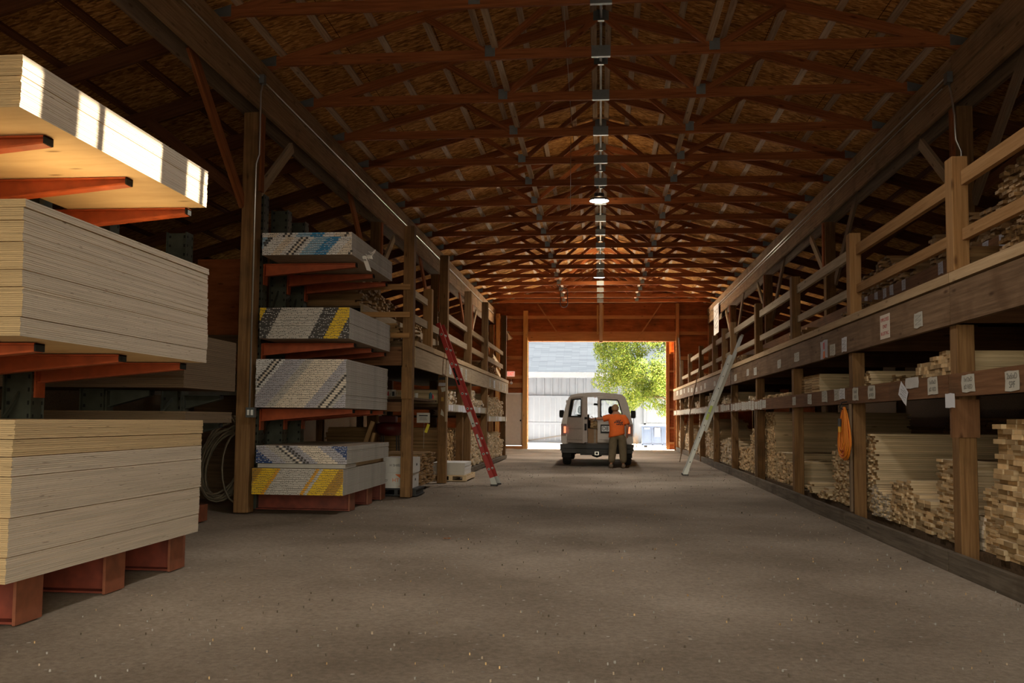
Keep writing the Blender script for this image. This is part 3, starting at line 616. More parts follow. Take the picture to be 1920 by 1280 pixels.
def drywall(where, x0, y0, z0, n, t, pattern, shift, chips=(), l=2.3, w=1.22, rev=False, group='', start=0.0, jump=None, curve=0.0):
    me = MB(); hh = t / 2 - 0.0016
    me.box(-w / 2, w / 2, -l / 2, l / 2, 0.0016, hh, 'gyp_edge', face='gyp_paper'); me.box(-w / 2, w / 2, -l / 2, l / 2, -hh, -0.0016, 'gyp_edge', face='gyp_paper'); me.box(-w / 2 + .006, w / 2 - .006, -l / 2 + .004, l / 2 - .004, -0.0016, 0.0016, 'gyp_core'); me = me.mesh('drywall_pair')
    rng = random.Random(hash(where) & 0 or len(where) * 7 + n)
    for i in range(n):
        o = link('drywall_bundle', me); o.location = (x0 + w / 2 + rng.uniform(-0.004, 0.004), y0 + l / 2 + rng.uniform(-0.004, 0.004), z0 + t * (i + 0.5))
        pos = ['lowest', 'topmost'][i == n - 1] if i in (0, n - 1) else 'middle'
        tag(o, 'taped pair of drywall sheets, %s in %s' % ({'lowest': 'lowest', 'topmost': 'topmost', 'middle': 'in the body'}[pos].replace('in the body', 'inside'), where) if pos != 'middle' else 'taped pair of drywall sheets inside %s' % where, 'drywall', group)
        off = start + shift * i / max(1, n - 1)
        if jump and i >= jump[0]: off += jump[1]
        tp = link('end_tape', tape(pattern, off, w - 0.004, t - 0.0045, rng, chips), o); tp.location = (0, -l / 2 - 0.0003, 0)
P1 = [(-.6, -.25, 't_cream'), (-.25, -.05, 't_lblue'), (-.05, .1, 't_white'), (.1, .2, 't_cream'), (.2, .42, 't_white'), (.42, .58, 't_lblue'), (.58, .72, 't_blue'), (.72, .84, 't_white'), (.84, 1.05, 't_cream'), (1.05, 1.4, 't_lblue')]
drywall('the highest stack with blue bands', -4.48, 11.42, 3.402, 10, 0.030, P1, 0.20, chips=[(.27, 't_black'), (.30, 't_cream'), (.33, 't_black'), (.96, 't_black'), (-.1, 't_black'), (-.07, 't_black')], group='drywall of the blue banded stack', jump=(8, -0.22))
P2 = [(-.4, -.2, 't_black'), (-.2, -.09, 't_yellow'), (-.09, .08, 't_black'), (.08, .55, 't_grey'), (.55, .72, 't_black'), (.72, .88, 't_yellow'), (.88, 1.3, 't_black')]
drywall('the stack with yellow and black bands', -4.50, 11.45, 2.292, 12, 0.0345, P2, 0.16, group='drywall of the yellow and black stack')
P3 = [(-.9, -.45, 't_lilac'), (-.45, -.1, 't_white'), (-.1, .12, 't_lilac'), (.12, .22, 't_grey'), (.22, .55, 't_cream'), (.55, .68, 't_lilac'), (.68, .86, 't_grey'), (.86, 1.2, 't_lilac')]
drywall('the tall lilac printed stack', -4.52, 11.42, 1.382, 22, 0.0290, P3, 0.42, chips=[(-.23, 't_black'), (-.20, 't_cream'), (-.17, 't_black'), (.70, 't_black'), (.73, 't_cream'), (.76, 't_cream'), (.79, 't_black')], group='drywall of the tall stack')
P4 = [(-.3, .1, 't_navy'), (.1, .25, 't_lilac'), (.25, .42, 't_grey'), (.42, .6, 't_lilac'), (.6, .82, 't_cream'), (.82, .97, 't_lilac'), (.97, 1.4, 't_navy')]
drywall('the navy banded stack near the floor', -4.48, 11.40, 0.655, 8, 0.0290, P4, -0.22, chips=[(.36, 't_black'), (.40, 't_cream'), (.44, 't_black'), (.48, 't_black')], start=0.08, group='drywall of the navy banded stack')
P5 = [(-.2, -.06, 't_gold'), (-.06, .1, 't_yellow'), (.1, .14, 't_orange'), (.14, .53, 't_grey'), (.53, .57, 't_orange'), (.57, .61, 't_grey'), (.61, .78, 't_yellow'), (.78, .92, 't_gold'), (.92, 1.3, 't_yellow')]
drywall('the yellow banded stack on the red base', -4.52, 11.38, 0.250, 12, 0.0285, P5, 0.17, group='drywall of the yellow banded stack')
b = MB(); b.box(-4.47, -3.29, 11.44, 11.95, 0.5975, 0.648, 'gyp_edge'); b.build('spacer_board', label='pale slab between the two lowest drywall stacks', cat='board')
for x in (-4.2, -3.75, -3.4):
    beam('spacer_strip', (x, 12.1, 0.623), (x, 13.6, 0.623), 0.09, 0.055, 'lumber_pale', label={-4.2: 'left', -3.75: 'middle', -3.4: 'right'}[x] + ' spacer strip between the two lowest drywall stacks', cat='spacer strip')
b = MB(); w_ = []
rng = random.Random(5)
for i in range(14):
    a = rng.uniform(0, 6.28); w_.append((0.05 * math.cos(a) + i * 0.012, 0.03 * math.sin(a) - 0.02, 0.04 * math.sin(a * 1.7) + 0.01 * i))
for i in range(12): b.quad([w_[i], w_[i + 1], (w_[i + 2][0], w_[i + 2][1], w_[i + 2][2] - 0.05)], 'wrap')
b.quad([(0, 0, 0), (0.07, -0.01, -0.02), (0.12, -0.01, -0.16), (0.05, 0, -0.14)], 'wrap'); b.quad([(0, 0, 0), (-0.10, 0.01, 0.0), (-0.03, 0, 0.05), (0.08, 0, 0.04)], 'wrap')
o = b.build('torn_wrap', label='torn white plastic wrap hanging off the highest drywall stack', cat='plastic wrap'); o.location = (-3.258, 12.0, 3.43); o.modifiers.new('s', 'SOLIDIFY').thickness = 0.004

# ------------------------------------------------------------------ timber piles (boards lie across the rack, ends to the aisle)
BOARDS = []
def pile(where, sgn, xf, y0, y1, z0, top, bw, bt, L=2.5, mat='lumber_pale', end='lumber_end', jit=0.02, ragged=0.3, gap=0.002, n_min=1):
    """rows of boards; top may be a number or a function of 0..1 across the pile"""
    n = max(1, int(round((y1 - y0) / bw))); cw = (y1 - y0) / n
    for c in range(n):
        u = (c + 0.5) / n; zt = top(u) if callable(top) else top
        zt += random.uniform(-0.5, 0.5) * bt * 2 * ragged * 2
        z = z0; yj = random.uniform(-.004, .004)
        while z + bt <= zt + 1e-6 or z == z0:
            LL = L * random.uniform(0.96, 1.0); j = random.uniform(-jit, jit)
            BOARDS.append((where, sgn, sgn * (xf + j * 1.0 + jit), y0 + (c + 0.5) * cw + yj + random.uniform(-.003, .003), z + bt / 2, LL, cw - 0.004, bt - 0.0015, mat, end, z + 2 * bt > zt))
            z += bt
def emit_boards(limit=300):
    """the boards that show largest become objects, the others one mesh"""
    def size(b_): return (b_[6] * b_[7] * abs(b_[2]) / b_[3] ** 3) * 1e6 + b_[7] * (0.4 if b_[-1] else 0.05) / b_[3] ** 2 * 1e3
    vis = sorted(BOARDS, key=size, reverse=True)
    for r, bd in enumerate(vis[:limit]):
        where, sgn, x, y, z, L, w, t, mat, end, topm = bd
        o = link('lumber_board', barmesh(round(L, 2), round(w, 3), round(t, 3), mat, end, 'board'))
        o.location = (x + sgn * L / 2, y, z); o.rotation_euler = (0, 0, random.uniform(-.003, .003))
        tag(o, ('top board of ' if topm else 'board inside ') + where, 'board', 'boards of ' + where)
    m = MB()
    for bd in vis[limit:]:
        where, sgn, x, y, z, L, w, t, mat, end, topm = bd
        m.box(min(x, x + sgn * L), max(x, x + sgn * L), y - w / 2, y + w / 2, z - t / 2, z + t / 2, mat, end)
    m.build('lumber_boards', label='all the smaller stacked boards filling the racks on both sides farther away', cat='boards', kind='stuff')
ZB = 0.155
A = 'the '
pile('the tall near pile of yellow ended boards at the right edge', 1, 3.22, 6.6, 7.78, ZB, lambda u: 1.40 - 0.16 * u, 0.168, 0.0405, 2.6, jit=0.03)
pile('the waist high pile left of the yellow ended pile', 1, 3.28, 7.79, 8.14, ZB, lambda u: 0.80 - 0.12 * u, 0.12, 0.026, 2.6)
pile('the low pile just right of the near right post', 1, 3.28, 8.15, 8.5, ZB, 0.43, 0.12, 0.036, 2.6, end='lumber_end_white')
pile('the brown stained pile just left of the near right post', 1, 3.23, 8.55, 9.08, ZB, 0.92, 0.13, 0.026, 2.6, jit=0.02)
pile('the low stepped pile right of the white ended pile', 1, 3.24, 9.1, 9.8, ZB, lambda u: 0.44 + 0.1 * u, 0.16, 0.036, 2.6, jit=0.03)
pile('the pile with a long pale top board under the ledge', 1, 3.23, 9.82, 10.5, ZB, lambda u: 0.66 - 0.05 * u, 0.14, 0.026, 2.6, end='lumber_end')
pile('the white and black ended low pile', 1, 3.22, 10.5, 11.2, ZB, lambda u: 0.42 + 0.12 * u, 0.09, 0.02, 2.6, end='lumber_end_white', jit=0.03, mat='lumber_pale')
pile('the tall pile under the orange cord, right half', 1, 3.285, 11.24, 11.82, ZB, lambda u: 1.12, 0.11, 0.024, 2.5, jit=0.035)
pile('the tall pile under the orange cord, left half', 1, 3.24, 12.1, 13.05, ZB, lambda u: 0.98 + 0.14 * (1 - u) - 0.1 * u * u, 0.11, 0.024, 2.6, jit=0.035)
pile('the scattered low pile left of the orange cord', 1, 3.18, 13.15, 14.5, ZB, lambda u: 0.25 + 0.08 * math.sin(u * 9), 0.15, 0.03, 1.0, jit=0.07, end='lumber_end')
pile('the grey topped pile behind the third right post', 1, 3.28, 15.4, 17.3, ZB, lambda u: 0.60 + (0.1 if u > .6 else -0.02), 0.14, 0.036, 2.4, jit=0.03)
pile('the tall pile left of the third right post', 1, 3.285, 17.45, 18.55, ZB, 1.44, 0.10, 0.028, 2.5, jit=0.02)
pile('the sloping topped pile beside the fourth right post', 1, 3.25, 18.95, 20.05, ZB, lambda u: 1.28 - 0.3 * u, 0.10, 0.028, 2.4, jit=0.03)
pile('the knee high pile beyond the fourth right post', 1, 3.25, 20.15, 21.7, ZB, lambda u: 0.7 - 0.05 * u, 0.14, 0.036, 2.4, jit=0.03)
far_r = [(21.95, 23.1, .62), (23.1, 24.2, .75), (24.2, 25.1, .66), (25.6, 26.6, .95), (26.6, 27.6, .72), (27.6, 28.5, 1.0), (28.8, 30.4, 1.25), (30.5, 31.9, .6), (32.5, 33.8, .9), (33.8, 35.3, .75), (35.6, 36.8, 1.0), (36.8, 38.2, .8)]
for ya, yb, zt in far_r: pile('the far piles along the right kerb', 1, 3.26, ya, yb, ZB, zt, 0.10, 0.038, 1.3, jit=0.06, ragged=1.5, end='lumber_end_white')
# back filling behind the front rows (dim timber deeper in the bays)
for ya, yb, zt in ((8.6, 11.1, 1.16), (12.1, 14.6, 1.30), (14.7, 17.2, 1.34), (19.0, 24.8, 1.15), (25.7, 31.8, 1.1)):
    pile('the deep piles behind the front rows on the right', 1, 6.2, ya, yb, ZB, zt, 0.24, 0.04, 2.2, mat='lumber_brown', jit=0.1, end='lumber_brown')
# middle ledge, right
ZM = 1.70
pile('the stepped brick like pile on the right middle ledge', 1, 3.24, 8.62, 9.6, ZM, lambda u: 1.96 - 0.10 * u, 0.098, 0.040, 1.35, jit=0.015)
pile('the flat boards beside the stepped pile on the middle ledge', 1, 3.45, 9.7, 11.1, ZM, lambda u: 1.76 + 0.06 * u, 0.14, 0.024, 1.3, jit=0.05)
pile('the small block of pale ends beside the second right post', 1, 3.24, 11.24, 11.8, ZM, 1.87, 0.09, 0.030, 1.3, jit=0.02)
pile('the near boards on the middle ledge', 1, 3.35, 6.5, 7.8, ZM, 1.82, 0.24, 0.03, 2.3, jit=0.08, mat='lumber_brown')
pile('the thin plywood strips on the middle ledge by the third right post', 1, 3.24, 13.7, 15.6, ZM, 1.975, 0.48, 0.017, 1.5, jit=0.006, ragged=0)
pile('the flat boards left of the plywood strips', 1, 3.22, 15.9, 18.5, ZM, lambda u: 1.80 - .04 * u, 0.2, 0.034, 2.0, jit=0.04)
for ya, yb, zt in ((19.1, 20.3, 1.78), (22.2, 23.0, 1.95), (23.6, 24.9, 1.9), (25.7, 26.5, 1.88), (26.9, 27.8, 2.05), (29.0, 30.0, 2.0), (30.4, 31.6, 1.9), (33, 34, 2.05), (35.8, 37.6, 2.08)):
    pile('the small far piles on the right middle ledge', 1, 3.26, ya, yb, ZM, zt, 0.12, 0.04, 1.2, jit=0.05, ragged=1.2, end='lumber_end_white')
# upper deck, right
ZU = 2.60
pile('the big dark ended pile on the upper right deck', 1, 3.30, 6.2, 7.8, ZU, 3.40, 0.09, 0.030, 0.68, mat='lumber_brown', end='lumber_dark', jit=0.05)
pile('the low scraps beside the near right post on the upper deck', 1, 3.28, 8.4, 8.9, ZU, lambda u: 2.90 - 0.27 * u, 0.09, 0.032, 1.4, mat='lumber_brown', end='lumber_dark', jit=0.04)
pile('the thin edge boards on the upper right deck', 1, 3.22, 8.9, 9.9, ZU, 2.63, 0.2, 0.02, 1.0, mat='lumber_brown', jit=0.03)
pile('the red brown boards behind the second right post on the upper deck', 1, 3.4, 11.9, 13.2, ZU, lambda u: 2.86 - 0.04 * u, 0.14, 0.03, 1.8, mat='lumber_brown', end='lumber_dark', jit=0.05)
pile('the small scraps near the third right post on the upper deck', 1, 3.25, 13.3, 14.2, ZU, 2.65, 0.1, 0.02, 1.0, mat='lumber_brown', jit=0.05)
XU, ZI = 4.05, 3.16
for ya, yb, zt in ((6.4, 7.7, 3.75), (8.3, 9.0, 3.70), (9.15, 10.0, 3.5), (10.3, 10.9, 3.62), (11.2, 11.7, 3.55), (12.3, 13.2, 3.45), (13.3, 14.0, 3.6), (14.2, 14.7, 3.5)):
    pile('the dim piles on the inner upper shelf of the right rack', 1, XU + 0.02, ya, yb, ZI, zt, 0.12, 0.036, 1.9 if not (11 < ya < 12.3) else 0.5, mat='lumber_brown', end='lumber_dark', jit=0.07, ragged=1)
for ya, yb, zt in ((15.6, 16.7, 2.82), (19.2, 20.4, 2.8), (22.2, 23.3, 2.82), (24.0, 24.8, 2.8), (29.3, 31.0, 2.82)):
    pile('the small far piles on the right upper deck', 1, 3.4, ya, yb, ZU, zt, 0.14, 0.04, 1.1, mat='lumber_brown', jit=0.08, ragged=1)
# left rack piles
pile('the rough brown pile between the first two left rack posts', -1, 3.06, 15.1, 16.7, 0.10, lambda u: 0.66, 0.13, 0.022, 2.2, mat='lumber_brown', end='lumber_dark', jit=0.05)
pile('the long plank pile behind the second left rack post', -1, 3.27, 18.75, 20.3, 0.12, 1.06, 0.15, 0.036, 2.6, mat='lumber_brown', jit=0.02)
for ya, yb, zt in ((21.0, 22.2, .92), (22.2, 23.4, .82), (24.1, 25.2, .82), (25.2, 26.3, .72), (26.3, 27.5, .8), (27.5, 28.4, .6)):
    pile('the far piles along the left rack foot', -1, 3.04, ya, yb, 0.13, zt, 0.08, 0.036, 1.4, jit=0.05, ragged=1.5, end='lumber_end_white')
for ya, yb, zt in ((17.7, 19.0, 1.84), (19.0, 20.3, 1.80), (20.9, 22.0, 1.96), (22.0, 23.5, 1.75)):
    pile('the pale piles on the left middle shelf', -1, 3.05 if ya != 19.0 else 3.27, ya, yb, 1.56, zt, 0.16, 0.03, 1.45, jit=0.03, end='lumber_end_white')
for ya, yb, zt in ((24.0, 24.8, 1.9), (24.9, 26.0, 1.8), (26.2, 27.2, 1.85), (27.3, 28.4, 1.8)):
    pile('the pale piles on the far left middle shelf', -1, 3.05, ya, yb, 1.35, zt, 0.09, 0.03, 1.4, jit=0.05, ragged=1.5, end='lumber_end_white')
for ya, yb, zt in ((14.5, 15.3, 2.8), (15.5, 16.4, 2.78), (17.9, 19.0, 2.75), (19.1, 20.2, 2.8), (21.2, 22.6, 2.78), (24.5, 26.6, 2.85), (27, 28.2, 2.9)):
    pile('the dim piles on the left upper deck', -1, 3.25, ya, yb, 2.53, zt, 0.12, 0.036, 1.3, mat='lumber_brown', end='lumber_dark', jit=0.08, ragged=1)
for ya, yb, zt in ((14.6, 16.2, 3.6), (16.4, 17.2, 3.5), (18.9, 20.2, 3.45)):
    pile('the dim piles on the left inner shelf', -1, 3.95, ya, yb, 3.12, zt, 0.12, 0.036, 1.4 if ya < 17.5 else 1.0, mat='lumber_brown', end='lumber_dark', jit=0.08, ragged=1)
emit_boards(300)

# ------------------------------------------------------------------ right timber rack
ORD = ['first', 'second', 'third', 'fourth', 'fifth', 'sixth', 'seventh', 'eighth', 'ninth']
RY = [8.25, 11.53, 14.93, 18.35, 21.78, 25.2, 28.62, 32.1, 35.5]        # near faces at -0.08
RX = 3.17
for i, y in enumerate(RY):
    p = empty('rack_post', (RX, y, 0), '%s post of the right timber rack counted from the camera' % ORD[i], 'post', 'posts of the right rack')
    beam('upper_post', (RX, y, 2.595), (RX, y, 3.62), 0.14, 0.165, 'post_wood' if i not in (0, 1) else 'rail_wood', p, bev=0.006)
    beam('lower_post', (RX + 0.025, y + 0.02, 0.0), (RX + 0.025, y + 0.02, 2.12), 0.15, 0.165, 'post_wood' if i not in (1,) else 'post_wood', p, bev=0.006)
    if i == 0: beam('gusset_block', (RX - 0.01, y - 0.09, 1.13), (RX - 0.01, y - 0.09, 1.46), 0.235, 0.04, 'mid_beam', p)
    if i in (1, 3): beam('side_cleat', (RX - 0.085, y - 0.05, 0.16), (RX - 0.085, y - 0.05, 1.48), 0.03, 0.05, 'girder_dark', p)
beam('rack_post', (RX, 23.25, 2.6), (RX, 23.25, 3.62), 0.14, 0.16, 'post_wood', label='extra short post on the right deck between fifth and sixth posts', cat='post')
def run(name, x, ys, z, w, h, mat, label, cat, group):
    for i, (ya, yb) in enumerate(zip(ys[:-1], ys[1:])):
        beam(name, (x, ya + 0.005, z), (x, yb - 0.005, z), w, h, mat, label=label % (['nearest', 'second', 'third', 'fourth', 'fifth', 'sixth', 'seventh', 'eighth', 'farthest'][i]), cat=cat, group=group)
run('deck_beam', 3.115, [4.0, 8.25, 14.93, 21.78, 28.62, 38.4], 2.30, 0.05, 0.35, 'shelf_beam', '%s length of the wide deck beam on the right rack', 'beam', 'wide deck beams on the right')
run('deck_strip', 3.155, [4.0, 8.25, 11.4, 17.3, 23.2, 30.0, 38.4], 2.543, 0.14, 0.09, 'strip_wood', '%s length of the pale strip topping the right deck beam', 'strip', 'pale strips on the right deck beam')
run('ledge_beam', 3.105, [4.0, 8.3, 11.6, 17.45, 25.2, 38.4], 1.585, 0.045, 0.20, 'mid_beam', '%s length of the tag covered ledge beam on the right rack', 'beam', 'ledge beams on the right')
lo = [5.0] + [y for y in RY]
for i in range(len(RY)):
    ya, yb = ([4.5] + RY)[i] + (0.09 if i else 0), RY[i] - 0.09
    for nm, z, h in (('lower', 2.915, 0.105), ('upper', 3.405 if i else 3.42, 0.13)):
        if i >= 8 and nm == 'upper': continue
        beam('guard_rail', (3.20, ya, z), (3.20, yb, z), 0.05, h, 'rail_wood' if i < 2 else 'pale_beam', label='%s guard rail in front of the %s right rack post' % (nm, ORD[i]), cat='rail', group='guard rails of the right rack')
# decks
b = MB(); b.box(3.3, 5.6, 4.0, 38.4, 2.50, 2.595, 'dark_board'); b.build('upper_deck', label='dark plank deck of the upper right shelf', cat='deck')
b = MB(); b.box(3.15, 5.6, 4.0, 38.4, 1.66, 1.695, 'dark_board'); b.build('middle_deck', label='dark plank deck of the middle right shelf', cat='deck')
b = MB(); b.box(3.27, 5.9, 4.0, 38.4, -0.01, 0.15, 'dark_board'); b.build('lower_deck', label='low plank platform under the right lumber piles', cat='deck')
b = MB(); b.box(9.0, 9.05, 4.0, 38.4, -0.01, 4.4, 'dark_board'); b.build('back_boarding', label='dark back boarding behind the right lumber piles', cat='boarding')

for i, y in enumerate(RY):
    beam('cross_joist', (3.26, y + 0.1, 2.3), (5.6, y + 0.1, 2.3), 0.05, 0.3, 'mid_beam', label='cross joist under the upper deck beside the %s right post' % ORD[i], cat='joist', group='upper cross joists on the right')
    beam('back_post', (6.0, y + 0.3, 0.0), (6.0, y + 0.3, 3.3), 0.14, 0.14, 'post_wood', label='inner post deep in the right rack behind the %s right post' % ORD[i], cat='post', group='inner posts on the right')
beam('inner_beam', (XU, 5.0, 3.05), (XU, 30.5, 3.05), 0.05, 0.22, 'mid_beam', label='inner upper shelf beam with paper tags on the right rack', cat='beam')
b = MB(); b.box(XU + 0.03, 5.8, 5.0, 30.5, 3.12, 3.155, 'dark_board'); b.build('inner_deck', label='high dark inner shelf of the right rack', cat='deck')
# kerb
ks = [(3.02, 2.0), (3.0, 8.1), (3.02, 11.45), (3.05, 15.0), (3.1, 20), (3.16, 27), (3.22, 38.5)]
for i, ((xa, ya), (xb, yb)) in enumerate(zip(ks[:-1], ks[1:])):
    beam('kerb_board', (xa, ya + 0.01, 0.07), (xb, yb - 0.01, 0.07), 0.06, 0.17, 'kerb_wood', label='%s length of the worn kerb board under the right rack' % (['nearest', 'second', 'third', 'fourth', 'fifth', 'farthest'][i]), cat='kerb', group='kerb boards on the right')

# ------------------------------------------------------------------ tags and signs on the beams
def paper(name, p, w, h, face, mat='paper', tilt=0.0, lines=None, label='', cat='paper tag', group=None, torn=True, thick=0.002, scribble=True):
    """a sheet of paper on a beam; face +1 faces +X, -1 faces -X, 0 faces -Y"""
    rng = random.Random(int(p[1] * 100) + int(p[2] * 977))
    pts = []
    for (u, v) in ((-.5, -.5), (-.15, -.5), (.2, -.5), (.5, -.5), (.5, 0), (.5, .5), (.1, .5), (-.25, .5), (-.5, .5), (-.5, .05)):
        k_ = 0.05 if torn else 0.0
        pts.append((u * w + rng.uniform(-k_, k_) * w, v * h + rng.uniform(-k_, k_) * h))
    b = MB(); F = [(x, -thick, z) for x, z in pts]; B = [(x, 0, z) for x, z in pts]
    b.quad(F, mat); b.quad(B[::-1], mat)
    for i in range(len(pts)): b.quad([F[i], B[i], B[(i + 1) % len(pts)], F[(i + 1) % len(pts)]], mat)
    o = b.build(name, label=label, cat=cat, group=group)
    rz = {1: R(90), -1: R(-90), 0: 0}[face]
    o.location = p; o.rotation_euler = (0, 0, 0)
    o.matrix_world = Matrix.Translation(p) @ Matrix.Rotation(rz, 4, 'Z') @ Matrix.Rotation(tilt, 4, 'Y')
    if lines:
        for i, ln in enumerate(lines):
            s_, fz, ink = ln if isinstance(ln, tuple) else (ln, 0.3, 'ink')
            letters('lettering', s_, h * fz * 1.25, ink, o, (0, -thick - 0.0012, h * (0.5 - (i + 0.5) / len(lines)) * 0.86), (R(90), 0, 0), width=w * 0.82)
    elif scribble:
        b = MB(); y_ = -thick - .0008; zz = [(-.36, .36)]
        for r_ in range(3):
            for c_ in range(10): zz.append((-.36 + c_ * .078 + rng.uniform(-.02, .02), .34 - r_ * .3 + (-.09 if c_ % 2 else .03) * rng.uniform(.2, 1.4)))
        for (xa, za), (xb, zb) in zip(zz[:-1], zz[1:]):
            k0 = len(b.v); 
            if not b.v: b.v += [(xa * w, y_, za * h), (xa * w, y_, za * h - h * .03)]
            b.v += [(xb * w, y_, zb * h), (xb * w, y_, zb * h - h * .03)]; n_ = len(b.v); b.f.append((n_ - 4, n_ - 2, n_ - 1, n_ - 3)); b.m.append(b.mi('pencil'))
        b.build('handwriting', o)
    return o
def tag_at(px_, py_, wp, hp, X, lab, **kw):
    """paper on the plane x=X, sized from its height in metres"""
    p = on(px_, py_, 'X', X); y = p.y
    h = hp * y / FPX; w = wp * y * y / (FPX * abs(X)); face = -1 if X > 0 else 1
    return paper(kw.pop('name', 'paper_tag'), p, w, h, face, label=lab, **kw)
XB, XL = 3.086, 3.079
G1 = 'paper tags on the right deck beam'; G2 = 'paper tags on the right ledge beam'
tag_at(1722, 600, 15, 27, XB, 'torn dirty white tag hanging on the right deck beam right of the sign', torn=True, group=G1)
tag_at(1659.5, 612, 17, 44, XB, 'notice with red lettering on the right deck beam reading EMPLOYEES ONLY', name='notice_sign', cat='sign', torn=False, mat='t_cream',
       lines=[('EMPLOYEES', 0.17, 'ink_red'), ('ONLY', 0.17, 'ink_red'), ('IN LOFT W.C.', 0.17, 'ink_red')])
tag_at(1583, 646, 9, 25, XB, 'folded white paper on the right deck beam above the second post', mat='paper_white', group=G1)
tag_at(1561, 656, 9, 20, XB, 'small pale tag right of the coloured picture on the deck beam', group=G1)
pic = tag_at(1545, 655, 12, 32, XB, 'small worn red and grey picture stuck on the right deck beam', name='worn_picture', cat='picture', mat='t_lilac', scribble=False)
b = MB(); b.quad([(-.05, -.004, -.12), (.07, -.004, -.12), (.06, -.004, -.02), (-.03, -.004, -.03)], 'c_orange'); b.quad([(-.03, -.004, .0), (.05, -.004, .0), (.05, -.004, .1), (-.04, -.004, .09)], 'can_red'); b.build('picture_print', pic)
for q, (x, y, w, h) in enumerate([(1494, 669, 9, 16), (1461, 682, 6, 15), (1416, 696, 5, 14), (1402, 698, 4, 12), (1379, 708, 4, 12), (1340, 719, 3.2, 9), (1322, 723, 3, 10), (1315, 727, 3, 8), (1306, 730, 3, 8), (1297, 731, 3, 8), (1291, 731, 2.6, 8), (1283, 733, 2.2, 8), (1277, 735, 4, 9), (1270, 737, 3, 8)]):
    w_ = ['third', 'fourth', 'fifth', 'sixth', 'seventh', 'eighth', 'ninth', 'tenth', 'eleventh', 'twelfth', 'thirteenth', 'fourteenth', 'fifteenth', 'farthest'][q]
    tag_at(x, y, w, h, XB, 'small paper tag on the right deck beam, %s from the coloured picture' % w_, group=G1)
tag_at(1898, 713, 24, 36, XL, 'large tag at the right edge handwritten 2x6xD SPF on the ledge beam', lines=[('2x6xD', 0.34, 'pencil'), ('SPF', 0.38, 'pencil')], group=G2)
tag_at(1815.5, 718, 22, 31, XL, 'tag above the gusset block handwritten 1x12xD #2 on the ledge beam', lines=[('1x12xD', 0.3, 'pencil'), ('#2 RED', 0.3, 'pencil')], group=G2)
tag_at(1749, 723, 17, 30, XL, 'tag handwritten 1x10xD left of the near right post on the ledge beam', lines=[('1x10xD', 0.28, 'pencil'), ('#2 RED', 0.28, 'pencil')], group=G2)
tag_at(1710, 718, 22, 19, XL, 'wide grey blank tag beside the slanting white one on the ledge beam', mat='gyp_edge', scribble=False, group=G2)
tag_at(1694, 737, 14, 27, XL - 0.005, 'slanting bright white paper hanging off the right ledge beam', mat='paper_white', tilt=R(28), group=G2)
tag_at(1781, 751, 16, 26, XL - 0.06, 'white sheet stapled to the near right post below the ledge', mat='paper_white', scribble=False, group=G2)
for q, (x, y, w, h) in enumerate([(1634, 735, 12, 24), (1604, 739, 10, 23), (1579, 738, 9, 19), (1569, 740, 9, 21), (1546, 743, 9, 20), (1518, 748, 7, 18), (1489, 752, 6, 15)]):
    tag_at(x, y, w, h, XL, ['tag reading 1x8xD right of the second right post on the ledge beam', 'tag reading 1x6xD near the second right post on the ledge beam', 'bright folded sheet beside the second right post on the ledge beam', 'tag partly under the bright folded sheet on the ledge beam', 'first tag left of the bright folded sheet on the ledge beam', 'second tag left of the bright folded sheet on the ledge beam', 'third tag left of the bright folded sheet on the ledge beam'][q],
           mat='paper_white' if q == 2 else 'paper', lines=[('1x8xD', 0.28, 'pencil'), ('#2 RED', 0.28, 'pencil')] if q == 0 else ([('1x6xD', 0.28, 'pencil'), ('RED', 0.28, 'pencil')] if q == 1 else None), group=G2)
y = 17.1; q = 0
while y < 37.5:
    w = random.uniform(0.22, 0.42); 
    if random.random() < 0.9: paper('paper_tag', Vector((XL, y + w / 2, 1.585 + random.uniform(-.01, .01))), w * 0.85, random.uniform(0.13, 0.19), -1, mat='paper', label='grimy overlapping tag on the far stretch of the right ledge beam', cat='paper tag', group='overlapping tags on the far right ledge', scribble=y < 24)
    y += w * 1.02
for q, y in enumerate([6.9, 7.35, 8.7, 9.1, 9.35, 9.75, 10.2, 10.65, 11.0, 12.3, 12.8, 13.1, 13.5, 14.0, 14.6]):
    paper('paper_tag', Vector((XU - 0.027, y, 3.09)), 0.15, 0.14, -1, mat='t_lilac', label='grey paper tag on the inner upper shelf beam of the right rack', cat='paper tag', group='tags on the inner upper shelf')

# ------------------------------------------------------------------ left timber rack
LX = -3.09
LPY = [14.24, 17.5, 20.75, 23.85, 28.6]
tops = [4.38, 4.50, 4.25, 4.40, 4.60]
mats_ = ['post_wood'] * 5
for i, y in enumerate(LPY):
    p = empty('rack_post', (LX, y, 0), '%s post of the left timber rack counted from the camera' % ORD[i], 'post', 'posts of the left rack')
    beam('post_body', (LX, y, 0), (LX, y, tops[i]), 0.17, 0.165, 'post_wood', p, bev=0.006)
    if i == 0: beam('cleat', (LX + 0.0, y - 0.10, 1.57), (LX + 0.0, y - 0.10, 2.08), 0.165, 0.03, 'post_wood', p)
    if i == 1: beam('side_cleat', (LX + 0.08, y - 0.06, 1.2), (LX + 0.08, y - 0.06, 2.08), 0.035, 0.06, 'pale_beam', p)
beam('short_post', (LX - 0.02, 15.95, 2.53), (LX - 0.02, 15.95, 3.60), 0.16, 0.15, 'rail_wood', bev=0.006, label='short pale post on the left deck between its first two tall posts', cat='post')
beam('rack_post', (-3.16, 20.1, 0.0), (-3.16, 20.1, 2.08), 0.15, 0.15, 'post_wood', label='lower post left of the red ladder under the left deck', cat='post')
run('deck_beam', -3.02, [14.34, 17.45, 20.75, 23.85, 29.2], 2.255, 0.045, 0.33, 'pale_beam', '%s length of the wide deck beam on the left rack', 'beam', 'wide deck beams on the left')
